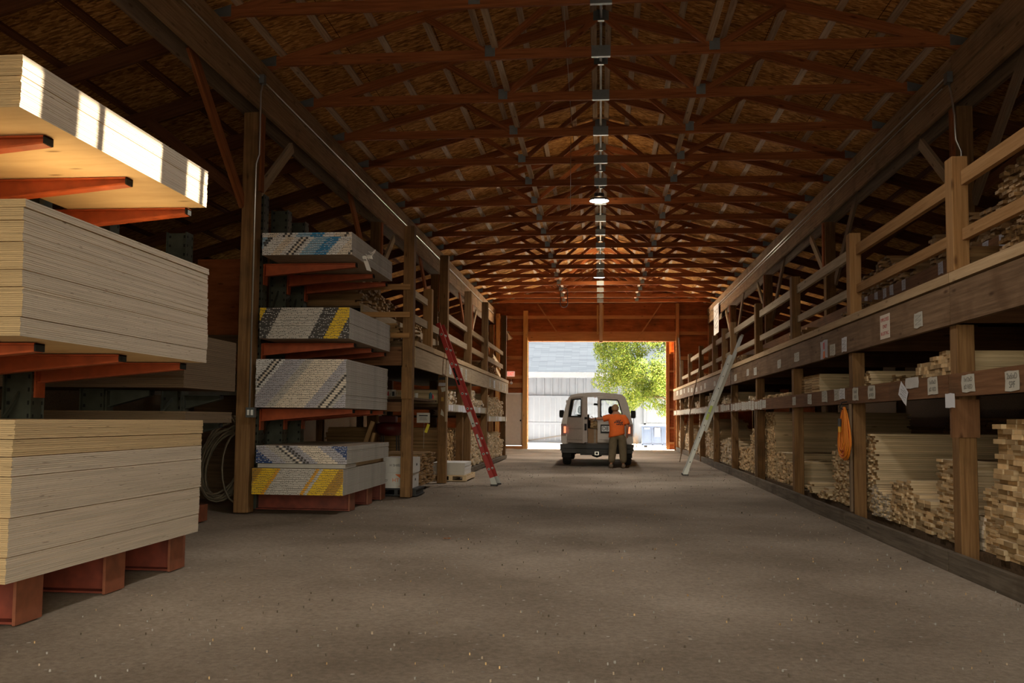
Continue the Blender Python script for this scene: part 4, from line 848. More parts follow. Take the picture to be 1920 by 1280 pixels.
run('deck_strip', -3.05, [14.34, 15.9, 22.0, 29.2], 2.475, 0.14, 0.09, 'strip_wood', '%s length of the pale strip topping the left deck beam', 'strip', 'pale strips on the left deck beam')
for i, (ya, yb) in enumerate(((14.34, 17.4), (17.6, 20.65), (20.85, 23.75), (23.95, 28.5))):
    for nm, z, h in (('lower', 2.935, 0.13), ('upper', 3.345, 0.115)):
        if i == 0 and nm == 'upper': yb2 = 15.85
        else: yb2 = yb
        if i >= 2 and nm == 'upper': z = 3.36
        beam('guard_rail', (-3.12, ya, z), (-3.12, yb2, z), 0.05, h, 'strip_wood' if i > 1 else 'pale_beam', label='%s guard rail beyond the %s left rack post' % (nm, ORD[i]), cat='rail', group='guard rails of the left rack')
beam('ledge_beam', (-3.04, 17.6, 1.48), (-3.04, 23.8, 1.48), 0.05, 0.16, 'pale_beam', label='near half of the left middle shelf beam hung with tags', cat='beam')
beam('ledge_beam', (-3.04, 23.9, 1.27), (-3.04, 29.0, 1.27), 0.05, 0.15, 'pale_beam', label='far half of the left middle shelf beam hung with tags', cat='beam')
# cross pieces facing the camera at the near end
for (xa, z, h, lab) in ((-4.56, 3.375, 0.09, 'long pale cross rail, highest at the near end of the left rack'), (-3.85, 2.925, 0.085, 'middle pale cross rail at the near end of the left rack'), (-3.5, 2.59, 0.075, 'short pale cross rail, lowest at the near end of the left rack')):
    beam('cross_rail', (xa, 14.13, z), (-3.05, 14.13, z), 0.04, h, 'rail_wood', label=lab, cat='rail')
beam('cross_beam', (-5.9, 14.26, 2.26), (-3.19, 14.26, 2.26), 0.14, 0.30, 'mid_beam', label='dark heavy cross beam at the near end of the left deck', cat='beam')
beam('cross_beam', (-5.9, 14.27, 1.44), (-3.19, 14.27, 1.44), 0.12, 0.15, 'mid_beam', label='cross beam under the mugs at the near end of the left rack', cat='beam')
b = MB(); b.box(-5.9, -3.06, 14.35, 29.0, 2.33, 2.43, 'dark_board'); b.box(-5.9, -3.2, 14.35, 29.0, 2.43, 2.52, 'dark_board'); b.build('upper_deck', label='dark plank deck of the upper left shelf', cat='deck')
b = MB(); b.box(-5.9, -3.2, 14.8, 17.38, 1.58, 1.62, 'dark_board'); b.build('mug_shelf', label='dark shelf with mugs and cans in the left rack', cat='shelf')
b = MB(); b.box(-5.9, -3.07, 17.6, 23.8, 1.50, 1.555, 'dark_board'); b.box(-5.9, -3.07, 23.9, 29.0, 1.29, 1.345, 'dark_board'); b.build('middle_deck', label='dark plank deck of the middle left shelf', cat='deck')
b = MB(); b.box(-5.9, -3.0, 18.6, 29.0, 0.01, 0.11, 'kerb_wood'); b.build('lower_deck', label='low worn platform under the left lumber piles', cat='deck')
b = MB(); b.box(-9.05, -9.0, 11, 38.0, -0.01, 4.3, 'dark_board'); b.build('back_boarding', label='dark back boarding behind the left rack', cat='boarding')
beam('inner_beam', (-3.92, 14.4, 3.02), (-3.92, 22.0, 3.02), 0.05, 0.22, 'pale_beam', label='inner upper shelf beam of the left rack', cat='beam')
b = MB(); b.box(-5.8, -3.95, 14.4, 22.0, 3.07, 3.11, 'dark_board'); b.build('inner_deck', label='high dark inner shelf of the left rack', cat='deck')
for i, y in enumerate((15.6, 18.8, 22.0, 25.2)):
    beam('back_post', (-5.98, y, 0.0), (-5.98, y, 4.2), 0.14, 0.14, 'post_wood', label='inner post deep in the left rack, %s from the camera' % ORD[i], cat='post', group='inner posts on the left')
# tags on the left
y = 17.7
while y < 28.8:
    w = random.uniform(0.25, 0.5); z = 1.48 if y < 23.6 else 1.27
    if y < 23.4 or y > 23.9: paper('paper_tag', Vector((-3.012, y + w / 2, z)), w * 0.9, random.uniform(0.12, 0.15), 1, mat='paper_white' if random.random() < .4 else 'paper', label='pale overlapping tag on the middle shelf beam of the left rack', cat='paper tag', group='overlapping tags on the left middle shelf', scribble=False)
    y += w * 1.02
for q, (y, w, h) in enumerate(((17.75, .25, .2), (19.2, .3, .22), (19.9, .25, .24), (24.3, .3, .24), (25.3, .35, .22), (26.6, .2, .22), (27.5, .2, .2), (28.3, .25, .2))):
    paper('paper_tag', Vector((-2.994, y, 2.25)), w, h, 1, mat='paper_white' if q in (0, 4) else 'paper', label='%s paper tag on the left deck beam counted from the camera' % ORD[q], cat='paper tag', group='tags on the left deck beam')
b = MB()
b.quad([(-3.16, 17.414, 2.02), (-3.03, 17.414, 2.02), (-3.04, 17.414, 2.075), (-3.15, 17.414, 2.07)], 'black'); b.quad([(-3.17, 17.414, 1.90), (-3.02, 17.414, 1.90), (-3.02, 17.414, 1.96), (-3.16, 17.414, 1.965)], 't_lilac')
b.quad([(-3.1, 17.414, 1.78), (-3.03, 17.414, 1.80), (-3.03, 17.414, 1.88), (-3.12, 17.414, 1.87)], 'paper'); b.quad([(-3.11, 17.414, 1.60), (-3.06, 17.414, 1.60), (-3.06, 17.414, 1.68), (-3.11, 17.414, 1.68)], 't_gold')
b.quad([(-3.12, 17.414, 1.34), (-3.05, 17.414, 1.30), (-3.06, 17.414, 1.38), (-3.1, 17.414, 1.45)], 'paper'); o = b.build('stickers', label='peeling stickers and scraps on the second left rack post', cat='sticker'); o.modifiers.new('s', 'SOLIDIFY').thickness = 0.002

# ------------------------------------------------------------------ ladders
def ladder(name, label, foot, top, wdir, width, mat, rung_mat, n, foot_mat='alu', rail=(0.03, 0.085), cap=None):
    """extension ladder: rails from foot to top, rungs between, offset along wdir"""
    foot = Vector(foot); top = Vector(top); wd = Vector(wdir).normalized(); t = empty(name, foot, label, 'ladder')
    d = top - foot; L = d.length; u = d.normalized(); nrm = u.cross(wd).normalized()
    Mx = Matrix((u, wd, nrm)).transposed().to_4x4()
    for s, nm in ((0, 'a'), (1, 'b')):
        b = MB(); y = s * width
        # channel section rail
        b.box(0.06, L, y - rail[0] / 2, y - rail[0] / 2 + 0.006, -rail[1] / 2, rail[1] / 2, mat, rot=Mx)
        b.box(0.06, L, y - rail[0] / 2, y + rail[0] / 2, rail[1] / 2 - 0.006, rail[1] / 2, mat, rot=Mx); b.box(0.06, L, y - rail[0] / 2, y + rail[0] / 2, -rail[1] / 2, -rail[1] / 2 + 0.006, mat, rot=Mx)
        r = b.build('rail', t)
        b = MB()
        for k in range(n):
            x = 0.3 + k * 0.305
            if x > L - 0.1: break
            b.tube([Mx @ Vector((x, y - rail[0] / 2 - 0.006, 0)), Mx @ Vector((x, y - rail[0] / 2 + 0.002, 0))], 0.024, 'alu', 10); b.tube([Mx @ Vector((x, y - rail[0] / 2 - 0.008, 0)), Mx @ Vector((x, y - rail[0] / 2, 0))], 0.013, 'rack_hole', 8)
        b.build('rivet', r, kind='stuff')
        b = MB(); b.box(-0.02, 0.13, y - 0.03, y + 0.03, -0.05, 0.05, foot_mat, rot=Mx)
        o = b.build('foot', t)
        z0 = min((o.matrix_local @ Vector(v)).z for v in b.v)
        f2 = MB(); pf = Mx @ Vector((0, y, 0)); f2.box(pf.x - 0.07, pf.x + 0.07, pf.y - 0.04, pf.y + 0.04, -foot.z, -foot.z + 0.025, 'rubber'); f2.build('foot_pad', o)
    for k in range(n):
        x = 0.3 + k * 0.305
        if x > L - 0.1: break
        b = MB(); b.tube([Mx @ Vector((x, 0, 0)), Mx @ Vector((x, width, 0))], 0.016, rung_mat, 8); b.build('rung', t)
    return t, Mx, L
t, Mx, L = ladder('extension_ladder', 'red fibreglass extension ladder leaning on the left rack', (-1.99, 16.98, 0.03), (-3.13, 17.04, 3.10), (0.06, 1, 0), 0.36, 'ladder_red', 'alu', 12)
def stick(t, Mx, name, x0, x1, z0, z1, y, mat):
    b = MB(); b.box(x0, x1, y - 0.002, y, z0, z1, mat, rot=Mx); b.build(name, t)
stick(t, Mx, 'label_strip', 0.75, 1.0, -0.02, 0.02, -0.017, 'ladder_label'); stick(t, Mx, 'label_strip', 1.15, 1.45, -0.035, 0.035, -0.017, 'ladder_label'); stick(t, Mx, 'label_strip', 2.0, 2.35, -0.02, 0.02, -0.017, 'rack_hole')
t, Mx, L = ladder('extension_ladder', 'silver aluminium extension ladder leaning on the right rack', (1.965, 21.12, 0.03), (3.04, 21.22, 2.80), (0.03, 1, 0), 0.38, 'alu', 'alu', 12)
b = MB(); b.box(1.1, L + .55, 0.05, 0.08, -0.11, -0.05, 'alu', rot=Mx); b.build('fly_rail', t)
b = MB(); b.box(1.1, L + .55, 0.34, 0.37, -0.11, -0.05, 'alu', rot=Mx); b.build('fly_rail', t)
stick(t, Mx, 'green_label', 1.35, 1.7, -0.03, 0.03, -0.017, 'label_green')
b = MB(); b.tube([(2.43, 27.95, 0.0), (3.07, 28.2, 2.95)], 0.014, 'girder_dark', 8); b.build('thin_pole', label='thin dark pole leaning on the right rack beyond the silver ladder', cat='pole')
b = MB(); b.bar((2.95, 33.0, 2.6), (2.85, 33.1, 4.3), 0.05, 0.03, 'girder_dark'); b.build('thin_board', label='thin dark stick standing on the far end of the right deck', cat='stick')

# ------------------------------------------------------------------ lamps
def lamp(x, y, z, label, power, uplight=0):
    t = empty('high_bay_lamp', (x, y, z), label, 'lamp', 'high bay lamps along the ridge')
    b = MB(); b.lathe((0, 0, 0), [(0.215, 0.0), (0.22, 0.01), (0.20, 0.05), (0.12, 0.085), (0.085, 0.09)], 'lamp_shade', 32); b.build('lamp_shade', t, smooth=True)
    b = MB(); b.lathe((0, 0, 0), [(0.0, 0.012), (0.175, 0.012), (0.205, 0.004)], 'lamp_glow', 32); b.build('diffuser', t, smooth=True)
    b = MB(); b.lathe((0, 0, 0), [(0.085, 0.085), (0.085, 0.17), (0.05, 0.18), (0.0, 0.18)], 'lamp_shade', 20)
    for k in range(10):
        a = k * math.pi / 5; b.bar((0.07 * math.cos(a), 0.07 * math.sin(a), 0.13), (0.11 * math.cos(a), 0.11 * math.sin(a), 0.13), 0.008, 0.09, 'lamp_shade')
    b.build('driver', t)
    b = MB(); b.tube([(0, 0, 0.18), (0, 0, 0.34)], 0.01, 'conduit'); b.tube([(0.03 * math.cos(a), 0, 0.37 + 0.03 * math.sin(a)) for a in [i * math.pi / 6 for i in range(12)]], 0.006, 'conduit'); b.tube([(0, 0, 0.34), (0, 0, zr(0) - z - 0.2)], 0.004, 'conduit'); b.build('hanger', t)
    l = bpy.data.lights.new('lamp_light', 'AREA'); l.shape = 'DISK'; l.size = 0.38; l.energy = power; l.color = (1.0, 0.93, 0.85); l.spread = R(150)
    o = bpy.data.objects.new('lamp_light', l); COL.objects.link(o); o.parent = t; o.location = (0, 0, -0.012)
    if uplight:                              # added point light above the fixture, brightening the roof boards
        l = bpy.data.lights.new('added_uplight', 'POINT'); l.shadow_soft_size = 0.06; l.energy = uplight; l.color = (1.0, 0.72, 0.42)
        o = bpy.data.objects.new('added_uplight', l); COL.objects.link(o); o.parent = t; o.location = (0, 0, 0.44)
lamp(-0.03, 19.45, 6.04, 'nearer glowing high bay lamp hanging below the ridge', LAMP_W, 7)
lamp(-0.04, 31.7, 6.32, 'farther glowing high bay lamp hanging below the ridge', LAMP_W * 2.2, 40)
lamp(-0.03, 7.4, 6.04, 'added unseen high bay lamp above the camera, outside the picture', LAMP_W * 0.6)  # unseen lamp added to brighten the near aisle

# ------------------------------------------------------------------ conduits
def pipe(name, label, pts, r=0.012, mat='conduit', cat='conduit', group=None):
    b = MB(); b.tube(pts, r, mat, 8); return b.build(name, smooth=True, label=label, cat=cat, group=group)
b = empty('electrical_conduit', (-4.5, 11.3, 1.2), 'silver conduit running down the first left building post to a grey box', 'conduit'); bl = Vector(b.location)
m = MB(); m.tube([Vector(p) - bl for p in ((-4.52, 11.40, 5.74), (-4.535, 11.37, 5.60), (-4.53, 11.36, 4.75), (-4.57, 11.36, 4.62), (-4.57, 11.36, 1.38))], 0.012, 'conduit', 8); m.build('pipe', b, smooth=True)
m = MB(); m.box(-4.62 - bl.x, -4.50 - bl.x, 11.36 - bl.y, 11.42 - bl.y, 1.25 - bl.z, 1.38 - bl.z, 'plate'); m.box(-4.60 - bl.x, -4.57 - bl.x, 11.352 - bl.y, 11.36 - bl.y, 1.28 - bl.z, 1.35 - bl.z, 'white_paint'); m.box(-4.55 - bl.x, -4.52 - bl.x, 11.352 - bl.y, 11.36 - bl.y, 1.28 - bl.z, 1.35 - bl.z, 'white_paint'); m.build('outlet_box', b)
m = MB(); m.box(-4.56 - bl.x, -4.49 - bl.x, 11.35 - bl.y, 11.43 - bl.y, 5.72 - bl.z, 5.84 - bl.z, 'plate'); m.build('junction_box', b)
pipe('electrical_conduit', 'long thin conduit along the left girder', [(-4.555, 3.0, 5.80), (-4.555, 11.2, 5.80), (-4.555, 25.0, 5.80), (-4.555, 38, 5.80)], 0.010)
pipe('electrical_conduit', 'long thin conduit along the right girder', [(4.555, 12.1, 5.83), (4.555, 25.0, 5.80), (4.555, 38, 5.80)], 0.012)
pipe('electrical_conduit', 'second thin conduit along the right girder below the first', [(4.57, 12.3, 5.74), (4.57, 36, 5.72)], 0.007)
b = empty('electrical_conduit', (4.5, 11.6, 4.4), 'conduit dropping from the junction box on the right girder', 'conduit'); bl = Vector(b.location)
m = MB(); m.tube([Vector(p) - bl for p in ((4.53, 11.98, 5.72), (4.53, 11.9, 5.55), (4.53, 11.8, 5.2), (4.55, 11.83, 4.9), (4.62, 11.85, 4.75), (4.62, 11.85, 3.3))], 0.013, 'conduit', 8); m.build('pipe', b, smooth=True)
m = MB(); m.box(4.50 - bl.x, 4.57 - bl.x, 11.93 - bl.y, 12.05 - bl.y, 5.70 - bl.z, 5.84 - bl.z, 'plate'); m.build('junction_box', b)
pipe('hanging_wire', 'thin pale wire hanging from the trusses left of the ridge, nearer one', [(-0.52, 15.4, 6.2), (-0.52, 15.4, 4.9)], 0.004, 'conduit', 'wire')
pipe('hanging_wire', 'thin pale wire hanging from the ridge left of the centre plates', [(-0.55, 12.2, 7.5), (-0.50, 15.2, 6.35)], 0.004, 'conduit', 'wire')
pipe('hanging_cable', 'black loop of cable hanging from the far trusses', [(-1.36 + .16 * math.sin(a) + .03 * math.sin(3 * a), 33.5, 5.90 - .36 * (1 - math.cos(a)) / 1.0 + .3) for a in [k * math.pi / 12 for k in range(25)]], 0.014, 'black', 'cable')

# ------------------------------------------------------------------ orange cord on the second right post
t = empty('orange_extension_cable', (3.04, 11.6, 1.46), 'coiled orange extension cord hanging from the right ledge beside the second post', 'cord'); tl = Vector(t.location)
rng = random.Random(11)
for nm, mt, n_ in (('cord_loops', 'cord_orange', 17), ('red_cord_loops', 'cord_red', 4)):
    pts = []
    for k in range(n_):
        a0 = rng.uniform(0.13, 0.34); dp = rng.uniform(0.50, 0.66); xo = rng.uniform(-.035, .02); yo = rng.uniform(-.05, .05)
        for j in range(20):
            a = 2 * math.pi * j / 20; w = a0 * (0.55 + 0.45 * math.sin(a / 2) ** 2)
            pts.append((xo * math.sin(a / 2) + 0.01 * k / n_, yo + math.sin(a) * w * (1.0 - 0.45 * (0.5 + 0.5 * math.cos(a))), -dp * (0.5 - 0.5 * math.cos(a)) - 0.02))
    b = MB(); b.tube(pts, 0.008, mt, 6); b.build(nm, t, smooth=True)
b = MB(); b.tube([(-0.045, 0.03, -0.16), (-0.045, 0.03, -0.26)], 0.022, 'seat_grey', 8); b.tube([(-0.045, 0.03, -0.26), (-0.045, 0.03, -0.33)], 0.02, 't_orange', 8); b.build('plug', t)
b = MB(); b.tube([(0.08, 0, 0.06), (-0.02, 0, 0.04), (-0.05, 0, -0.02), (-0.01, 0, -0.045), (0.08, 0, -0.05)], 0.007, 'rack_hole', 6); b.build('hook', t)
# hose coil by the left post
rng = random.Random(3); pts = []
for k in range(11):
    rx = rng.uniform(0.26, 0.36); rz = rng.uniform(0.44, 0.60); cx = rng.uniform(-.05, .05); cz = rng.uniform(-.05, .05) + (0.6 - rz) * -0.5
    for j in range(22):
        a = 2 * math.pi * j / 22 + 1.57; pts.append((-5.28 + cx + rx * math.cos(a) + 0.1 * math.sin(a), 12.2 + 0.012 * k, max(0.03, 0.66 + cz + rz * math.sin(a))))
b = MB(); b.tube(pts, 0.016, 'hose', 6); b.build('hose_coil', smooth=True, label='large coil of dark grey hose standing behind the first left post', cat='hose')
pts = []
for k in range(6):
    for j in range(18):
        a = 2 * math.pi * j / 18; pts.append((-4.98 + 0.22 * math.cos(a) + .01 * k, 12.0 - 0.02 * k, 0.56 + 0.48 * math.sin(a)))
b = MB(); b.tube(pts, 0.013, 'hose', 6); b.build('hose_coil', smooth=True, label='smaller dark hose coil beside the big one at the left post', cat='hose')
# dim plywood panel and timbers in the left bay
b = MB(); b.box(-6.25, -5.35, 13.3, 13.33, 2.52, 3.70, 'wall_wood'); b.box(-6.25, -5.35, 13.33, 13.4, 0.0, 2.52, 'dark_board'); b.build('plywood_sheet', label='reddish plywood panel in the dark left bay behind the first post', cat='panel')
beam('side_timber', (-7.5, 13.1, 2.08), (-5.3, 13.1, 2.08), 0.05, 0.26, 'rafter_wood', label='reddish horizontal timber in the left bay below the plywood panel', cat='timber')
beam('grey_pipe', (-7.5, 13.05, 1.62), (-5.2, 13.05, 1.62), 0.08, 0.08, 'plate', label='dull grey pipe lying in the left bay beside the first post', cat='pipe')

# ------------------------------------------------------------------ cartons, small things on the left rack
t = empty('plastic_pallet', (-3.35, 14.75, 0), 'black plastic pallet under the two white cartons', 'pallet'); tl = Vector(t.location)
b = MB(); b.box(-3.62, -2.95, 14.42, 15.05, 0.095, 0.12, 'black'); b.box(-3.62, -2.95, 14.42, 15.05, 0.0, 0.02, 'black')
b.v = [tuple(Vector(p) - tl) for p in b.v]; b.build('deck', t)
for x in (-3.6, -3.3, -3.0):
    b = MB(); b.box(x - .03, x + .03, 14.43, 15.04, 0.02, 0.095, 'black'); b.v = [tuple(Vector(p) - tl) for p in b.v]; b.build('runner', t)
def carton(z, lines, label, x=-3.3, y=14.75, w=0.50, d=0.55, h=0.245, tri=False, mat='carton'):
    t = empty('carton', (x, y, z), label, 'box')
    b = MB(); b.box(-w / 2, w / 2, -d / 2, d / 2, 0, h, mat); b.build('carton_body', t)
    b = MB(); b.box(-w / 2 - .001, w / 2 + .001, -0.03, 0.03, h, h + 0.002, 'carton_brown'); b.build('packing_tape', t)
    b = MB(); b.box(w / 2, w / 2 + 0.002, -0.04, 0.04, h * 0.45, h * 0.6, 'black'); b.build('hand_hole', t)
    for (s_, px_, pz_, sz, mt) in lines: letters('lettering', s_, sz, mt, t, (px_, -d / 2 - 0.002, pz_), (R(90), 0, 0), width=0.36)
    if tri:
        b = MB(); b.quad([(-0.03, -d / 2 - 0.002, h - 0.02), (0.13, -d / 2 - 0.002, h - 0.02), (0.13, -d / 2 - 0.002, h - 0.14)][::1], 'c_orange'); b.build('corner_mark', t)
carton(0.12, [("D'", -0.17, 0.12, 0.05, 'ink'), ('HT', -0.02, 0.125, 0.085, 'c_orange'), ('HOT', 0.06, 0.03, 0.03, 'c_orange')], 'lower white carton with orange HT and triangle beside the first left rack post', tri=True)
carton(0.367, [('H SHIELD', -0.03, 0.12, 0.055, 'ink')], 'upper white carton printed SHIELD beside the first left rack post', x=-3.28)
t = empty('wooden_pallet', (-3.0, 18.4, 0), 'small wooden pallet under the white board stack on the left', 'pallet'); tl = Vector(t.location)
for k, x in enumerate((-3.35, -3.0, -2.72)):
    b = MB(); b.box(x - .04, x + .04, 18.0, 19.3, 0.02, 0.1, 'lumber_pale'); b.v = [tuple(Vector(p) - tl) for p in b.v]; b.build('runner', t)
for k in range(6):
    b = MB(); b.box(-3.4, -2.68, 18.0 + k * .235, 18.0 + k * .235 + .1, 0.10, 0.12, 'lumber_pale'); b.v = [tuple(Vector(p) - tl) for p in b.v]; b.build('slat', t)
for k in range(2):
    b = MB(); b.box(-3.4, -2.68, 18.0 + k * 1.2, 18.1 + k * 1.2, 0.0, 0.02, 'lumber_pale'); b.v = [tuple(Vector(p) - tl) for p in b.v]; b.build('bottom_slat', t)
me = MB(); me.box(-.33, .33, -.45, .45, 0, 0.024, 'carton'); me = me.mesh('white_board')
for k in range(10):
    o = link('white_board', me); o.location = (-3.06 + random.uniform(-.004, .004), 18.55 + random.uniform(-.01, .01), 0.122 + k * 0.0245)
    tag(o, {0: 'lowest white board on the small pallet by the left rack', 9: 'topmost white board on the small pallet by the left rack'}.get(k, 'white board in the small stack by the left rack'), 'board', 'white boards on the small pallet')
def cup(x, y, z, r, h, mat, label, name='mug', handle=True, mark=None):
    t = empty(name, (x, y, z), label, name)
    b = MB(); b.lathe((0, 0, 0), [(0, 0), (r * .9, 0), (r, h * .3), (r, h), (r * .88, h), (r * .86, 0.01), (0, 0.01)] if name == 'mug' else [(0, 0), (r, 0), (r, h * .8), (r * .4, h * .92), (r * .35, h), (0, h)], mat, 16); b.build('body', t, smooth=False)
    if handle: b = MB(); b.tube([(r * .95, 0, h * .75), (r * 1.5, 0, h * .7), (r * 1.55, 0, h * .35), (r * .95, 0, h * .25)], r * .14, mat, 6); b.build('handle', t, smooth=True)
    if mark: b = MB(); b.box(-r * .3, r * .55, -r * 1.02, -r * .93, h * .2, h * .75, mark); b.build('printed_mark', t)
cup(-3.72, 15.5, 1.62, 0.05, 0.14, 'mug_white', 'white mug with dark mark left of the first left rack post', mark='ink_red')
cup(-3.62, 15.5, 1.62, 0.045, 0.14, 'mug_white', 'white cup with black mark, right one beside the first left rack post', mark='black')
cup(-3.17 - .04, 15.5, 1.62, 0.03, 0.08, 'mug_white', 'small white cup between the first two left rack posts', handle=False, name='mug')
cup(-3.1 - .05 + .01 + .03, 16.3, 1.62, 0.03, 0.12, 'can_teal', 'dark teal spray can on the mug shelf', name='can', handle=False)
cup(-3.1, 16.45, 1.62, 0.022, 0.085, 'can_red', 'small red can on the mug shelf by the second left post', name='can', handle=False)
b = MB(); b.box(-0.12, 0.12, 0, 0.004, -0.09, 0.09, 'gyp_edge'); o = b.build('notice_sign', label='small faded sign hanging under the mug shelf', cat='sign'); o.location = (-3.12 - .06, 16.0, 1.27)
b = MB(); b.box(-.08, .08, -0.0025, -0.0018, .03, .05, 'ink'); b.box(-.07, .06, -0.0025, -0.0018, -.01, .0, 'pencil'); b.box(-.07, .07, -0.0025, -0.0018, -.04, -.03, 'pencil'); b.build('faded_print', o)
pipe('hanging_string', 'thin string hanging from the small faded sign', [(-3.16, 15.99, 1.18), (-3.165, 15.99, 0.72)], 0.003, 'conduit', 'string')
b = MB(); b.box(-0.025, 0.025, -0.004, 0.004, -0.08, 0.08, 'tag_yellow', rot=Matrix.Rotation(R(20), 4, 'Y')); o = b.build('yellow_tag', label='yellow plastic tag hanging below the small faded sign', cat='tag'); o.location = (-3.10, 15.97, 1.08)
t = empty('red_machine', (-4.0, 16.9, 0.66), 'dim red machine in the shade behind the first left rack post', 'machine')
b = MB(); b.lathe((0, 0, 0), [(0.0, 0.26), (0.2, 0.27), (0.28, 0.36), (0.28, 0.48), (0.18, 0.52), (0, 0.52)], 'dim_red', 20); b.build('housing', t, smooth=True)
b = MB(); b.box(-0.2, 0.12, -0.1, 0.1, 0.52, 0.64, 'dim_red'); b.build('motor_cover', t)
for x, y in ((-.18, -.1), (.18, -.1), (-.18, .12), (.18, .12)):
    b = MB(); b.tube([(x, y, -0.66), (x * .8, y * .8, 0.3)], 0.015, 'seat_grey', 6); b.build('leg', t)
for k, (xa, za, xb, zb) in enumerate(((-4.35, 0.05, -4.0, 0.9), (-4.2, 0.05, -4.05, .7))):
    beam('leaning_board', (xa + .1, 14.9 + .3 * k, za - .05), (xb + .15, 15.0 + .3 * k, zb + .3), 0.05, 0.07, 'lumber_brown', label='%s board leaning in the shade behind the drywall rack' % ('longer', 'shorter')[k], cat='board')

# ------------------------------------------------------------------ far gable details
t = empty('exit_sign', (-3.88, YF - 0.07, 3.24), 'lit red EXIT sign on the far wall above the beige door', 'sign')
b = MB(); b.box(-0.17, 0.17, -0.03, 0.03, -0.115, 0.115, 'exit_face'); b.build('housing', t)
letters('lettering', 'EXIT', 0.22, 'exit_red', t, (0, -0.032, 0), (R(90), 0, 0), width=0.25)
t = empty('alarm_bell', (-3.86, YF - 0.05, 2.85), 'small round white alarm below the EXIT sign', 'alarm')
b = MB(); b.lathe((0, 0, 0), [(0, .05), (.05, .045), (.065, .02), (.065, 0)], 'white_paint', 20); o = b.build('dome', t, smooth=True); o.rotation_euler = (R(90), 0, 0)
b = MB(); b.tube([(0, 0, .06), (0, 0, .27)], 0.006, 'white_paint', 6); b.build('wire', t)
t = empty('horn_speaker', (-3.99, YF - 0.2, 4.9), 'grey horn loudspeaker on the far wall left of the opening', 'speaker')
b = MB(); b.lathe((0, 0, 0), [(0.03, 0.22), (0.035, 0.1), (0.07, 0.0), (0.15, -0.14), (0.155, -0.16)], 'conduit', 20); o = b.build('horn', t, smooth=True); o.rotation_euler = (R(18), R(-18), 0)
b = MB(); b.box(-.03, .03, 0.0, .15, .14, .2, 'plate'); b.build('bracket', t)
beam('gable_post', (-4.43, YF - 0.35, 0), (-4.43, YF - 0.35, 5.85), 0.15, 0.2, 'door_post', label='orange brown post at the far end of the left rack', cat='post')
beam('end_rail', (-3.55, 29.4, 3.36), (-4.2, YF - .5, 3.36), 0.05, 0.13, 'strip_wood', label='upper rail at the far end of the left rack', cat='rail')
beam('end_rail', (-3.45, 29.4, 2.93), (-4.2, YF - .5, 2.93), 0.05, 0.13, 'strip_wood', label='lower rail at the far end of the left rack', cat='rail')
sg = paper('hanging_notice', Vector((4.53, 35.6, 5.25)), 1.5, 1.15, -1, mat='white_paint', torn=False, label='large white notice hanging from the far end of the right girder', cat='sign', scribble=True)
# leaf and litter on the floor
b = MB()
for k in range(7):
    a = k * 0.9; r = 0.05; b.quad([(0, 0, 0.004), (r * math.cos(a - .25) * .6, r * math.sin(a - .25) * .6, 0.012), (r * math.cos(a), r * math.sin(a), 0.006), (r * math.cos(a + .25) * .6, r * math.sin(a + .25) * .6, 0.012)], 'leaf_brown')
o = b.build('dry_leaf', label='small dry brown leaf lying on the gravel floor', cat='leaf'); o.location = (-1.05, 10.2, 0); o.location = on(838, 1010, 'Z', 0.0)
b = MB(); rng = random.Random(9)
for k in range(1500):
    y = 2.6 + 22 * rng.random() ** 1.6; x = rng.uniform(-3.3, 3.0); s = rng.uniform(0.0025, 0.007) * (1.7 if rng.random() < .05 else 1); a = rng.uniform(0, 6.28); h = s * .3
    mt = rng.choice(('kerb_wood', 'kerb_wood', 'gyp_core', 'gyp_core', 'gyp_paper', 'lumber_end'))
    P = [(x + s * math.cos(a + q * 1.57) * rng.uniform(.5, 1.1), y + s * math.sin(a + q * 1.57) * rng.uniform(.5, 1.1)) for q in range(4)]
    b.quad([(p[0], p[1], h) for p in P], mt)
    for q in range(4): b.quad([(*P[q], -0.02), (*P[(q + 1) % 4], -0.02), (*P[(q + 1) % 4], h), (*P[q], h)], mt)
b.build('gravel', label='loose pebbles and wood chips scattered on the earth floor', cat='gravel', kind='stuff')

# ------------------------------------------------------------------ van, seen from behind, left rear door open
VX, VY = -0.085, 24.9
van = empty('van', (VX, VY, 0), 'dusty white van parked in the far opening with its left rear door open', 'van')
PROF = [(0.955, 0.55), (0.985, 0.70), (0.985, 0.86), (0.975, 1.15), (0.95, 1.25), (0.90, 1.50), (0.83, 1.75), (0.775, 1.89), (0.70, 1.955), (0.55, 1.985), (0.30, 2.01), (0.0, 2.02)]
PR = PROF + [(-x, z) for x, z in PROF[-2::-1]]
def shell(b, ys, prof, mat, th=0.04, inner='van_inner'):
    n = len(prof); base = len(b.v)
    for y in ys:
        for x, z in prof: b.v.append((x, y, z))
    for y in ys:
        for x, z in prof: b.v.append((x * (1 - th / 1.0), y, z - (th if z > 1.9 else 0)))
    N = len(ys) * n; k = b.mi(mat); ki = b.mi(inner)
    for i in range(len(ys) - 1):
        for j in range(n - 1):
            a = base + i * n + j; b.f.append((a, a + n, a + n + 1, a + 1)); b.m.append(k)
            a += N; b.f.append((a, a + 1, a + n + 1, a + n)); b.m.append(ki)
    for i in (0, len(ys) - 1):
        for j in range(n - 1):
            a = base + i * n + j; q = (a, a + 1, a + 1 + N, a + N); b.f.append(q if i == 0 else q[::-1]); b.m.append(k)
b = MB()
shell(b, [0.0, 0.4, 1.2, 2.4, 3.2], PR, 'van_white')
b.build('body', van, smooth=False)
b = MB()                                   # rear frame around the two doors
OP = [(0.79, 0.62), (0.79, 1.15), (0.77, 1.3), (0.70, 1.6), (0.635, 1.80), (0.60, 1.87), (0.3, 1.90), (0.0, 1.91)]
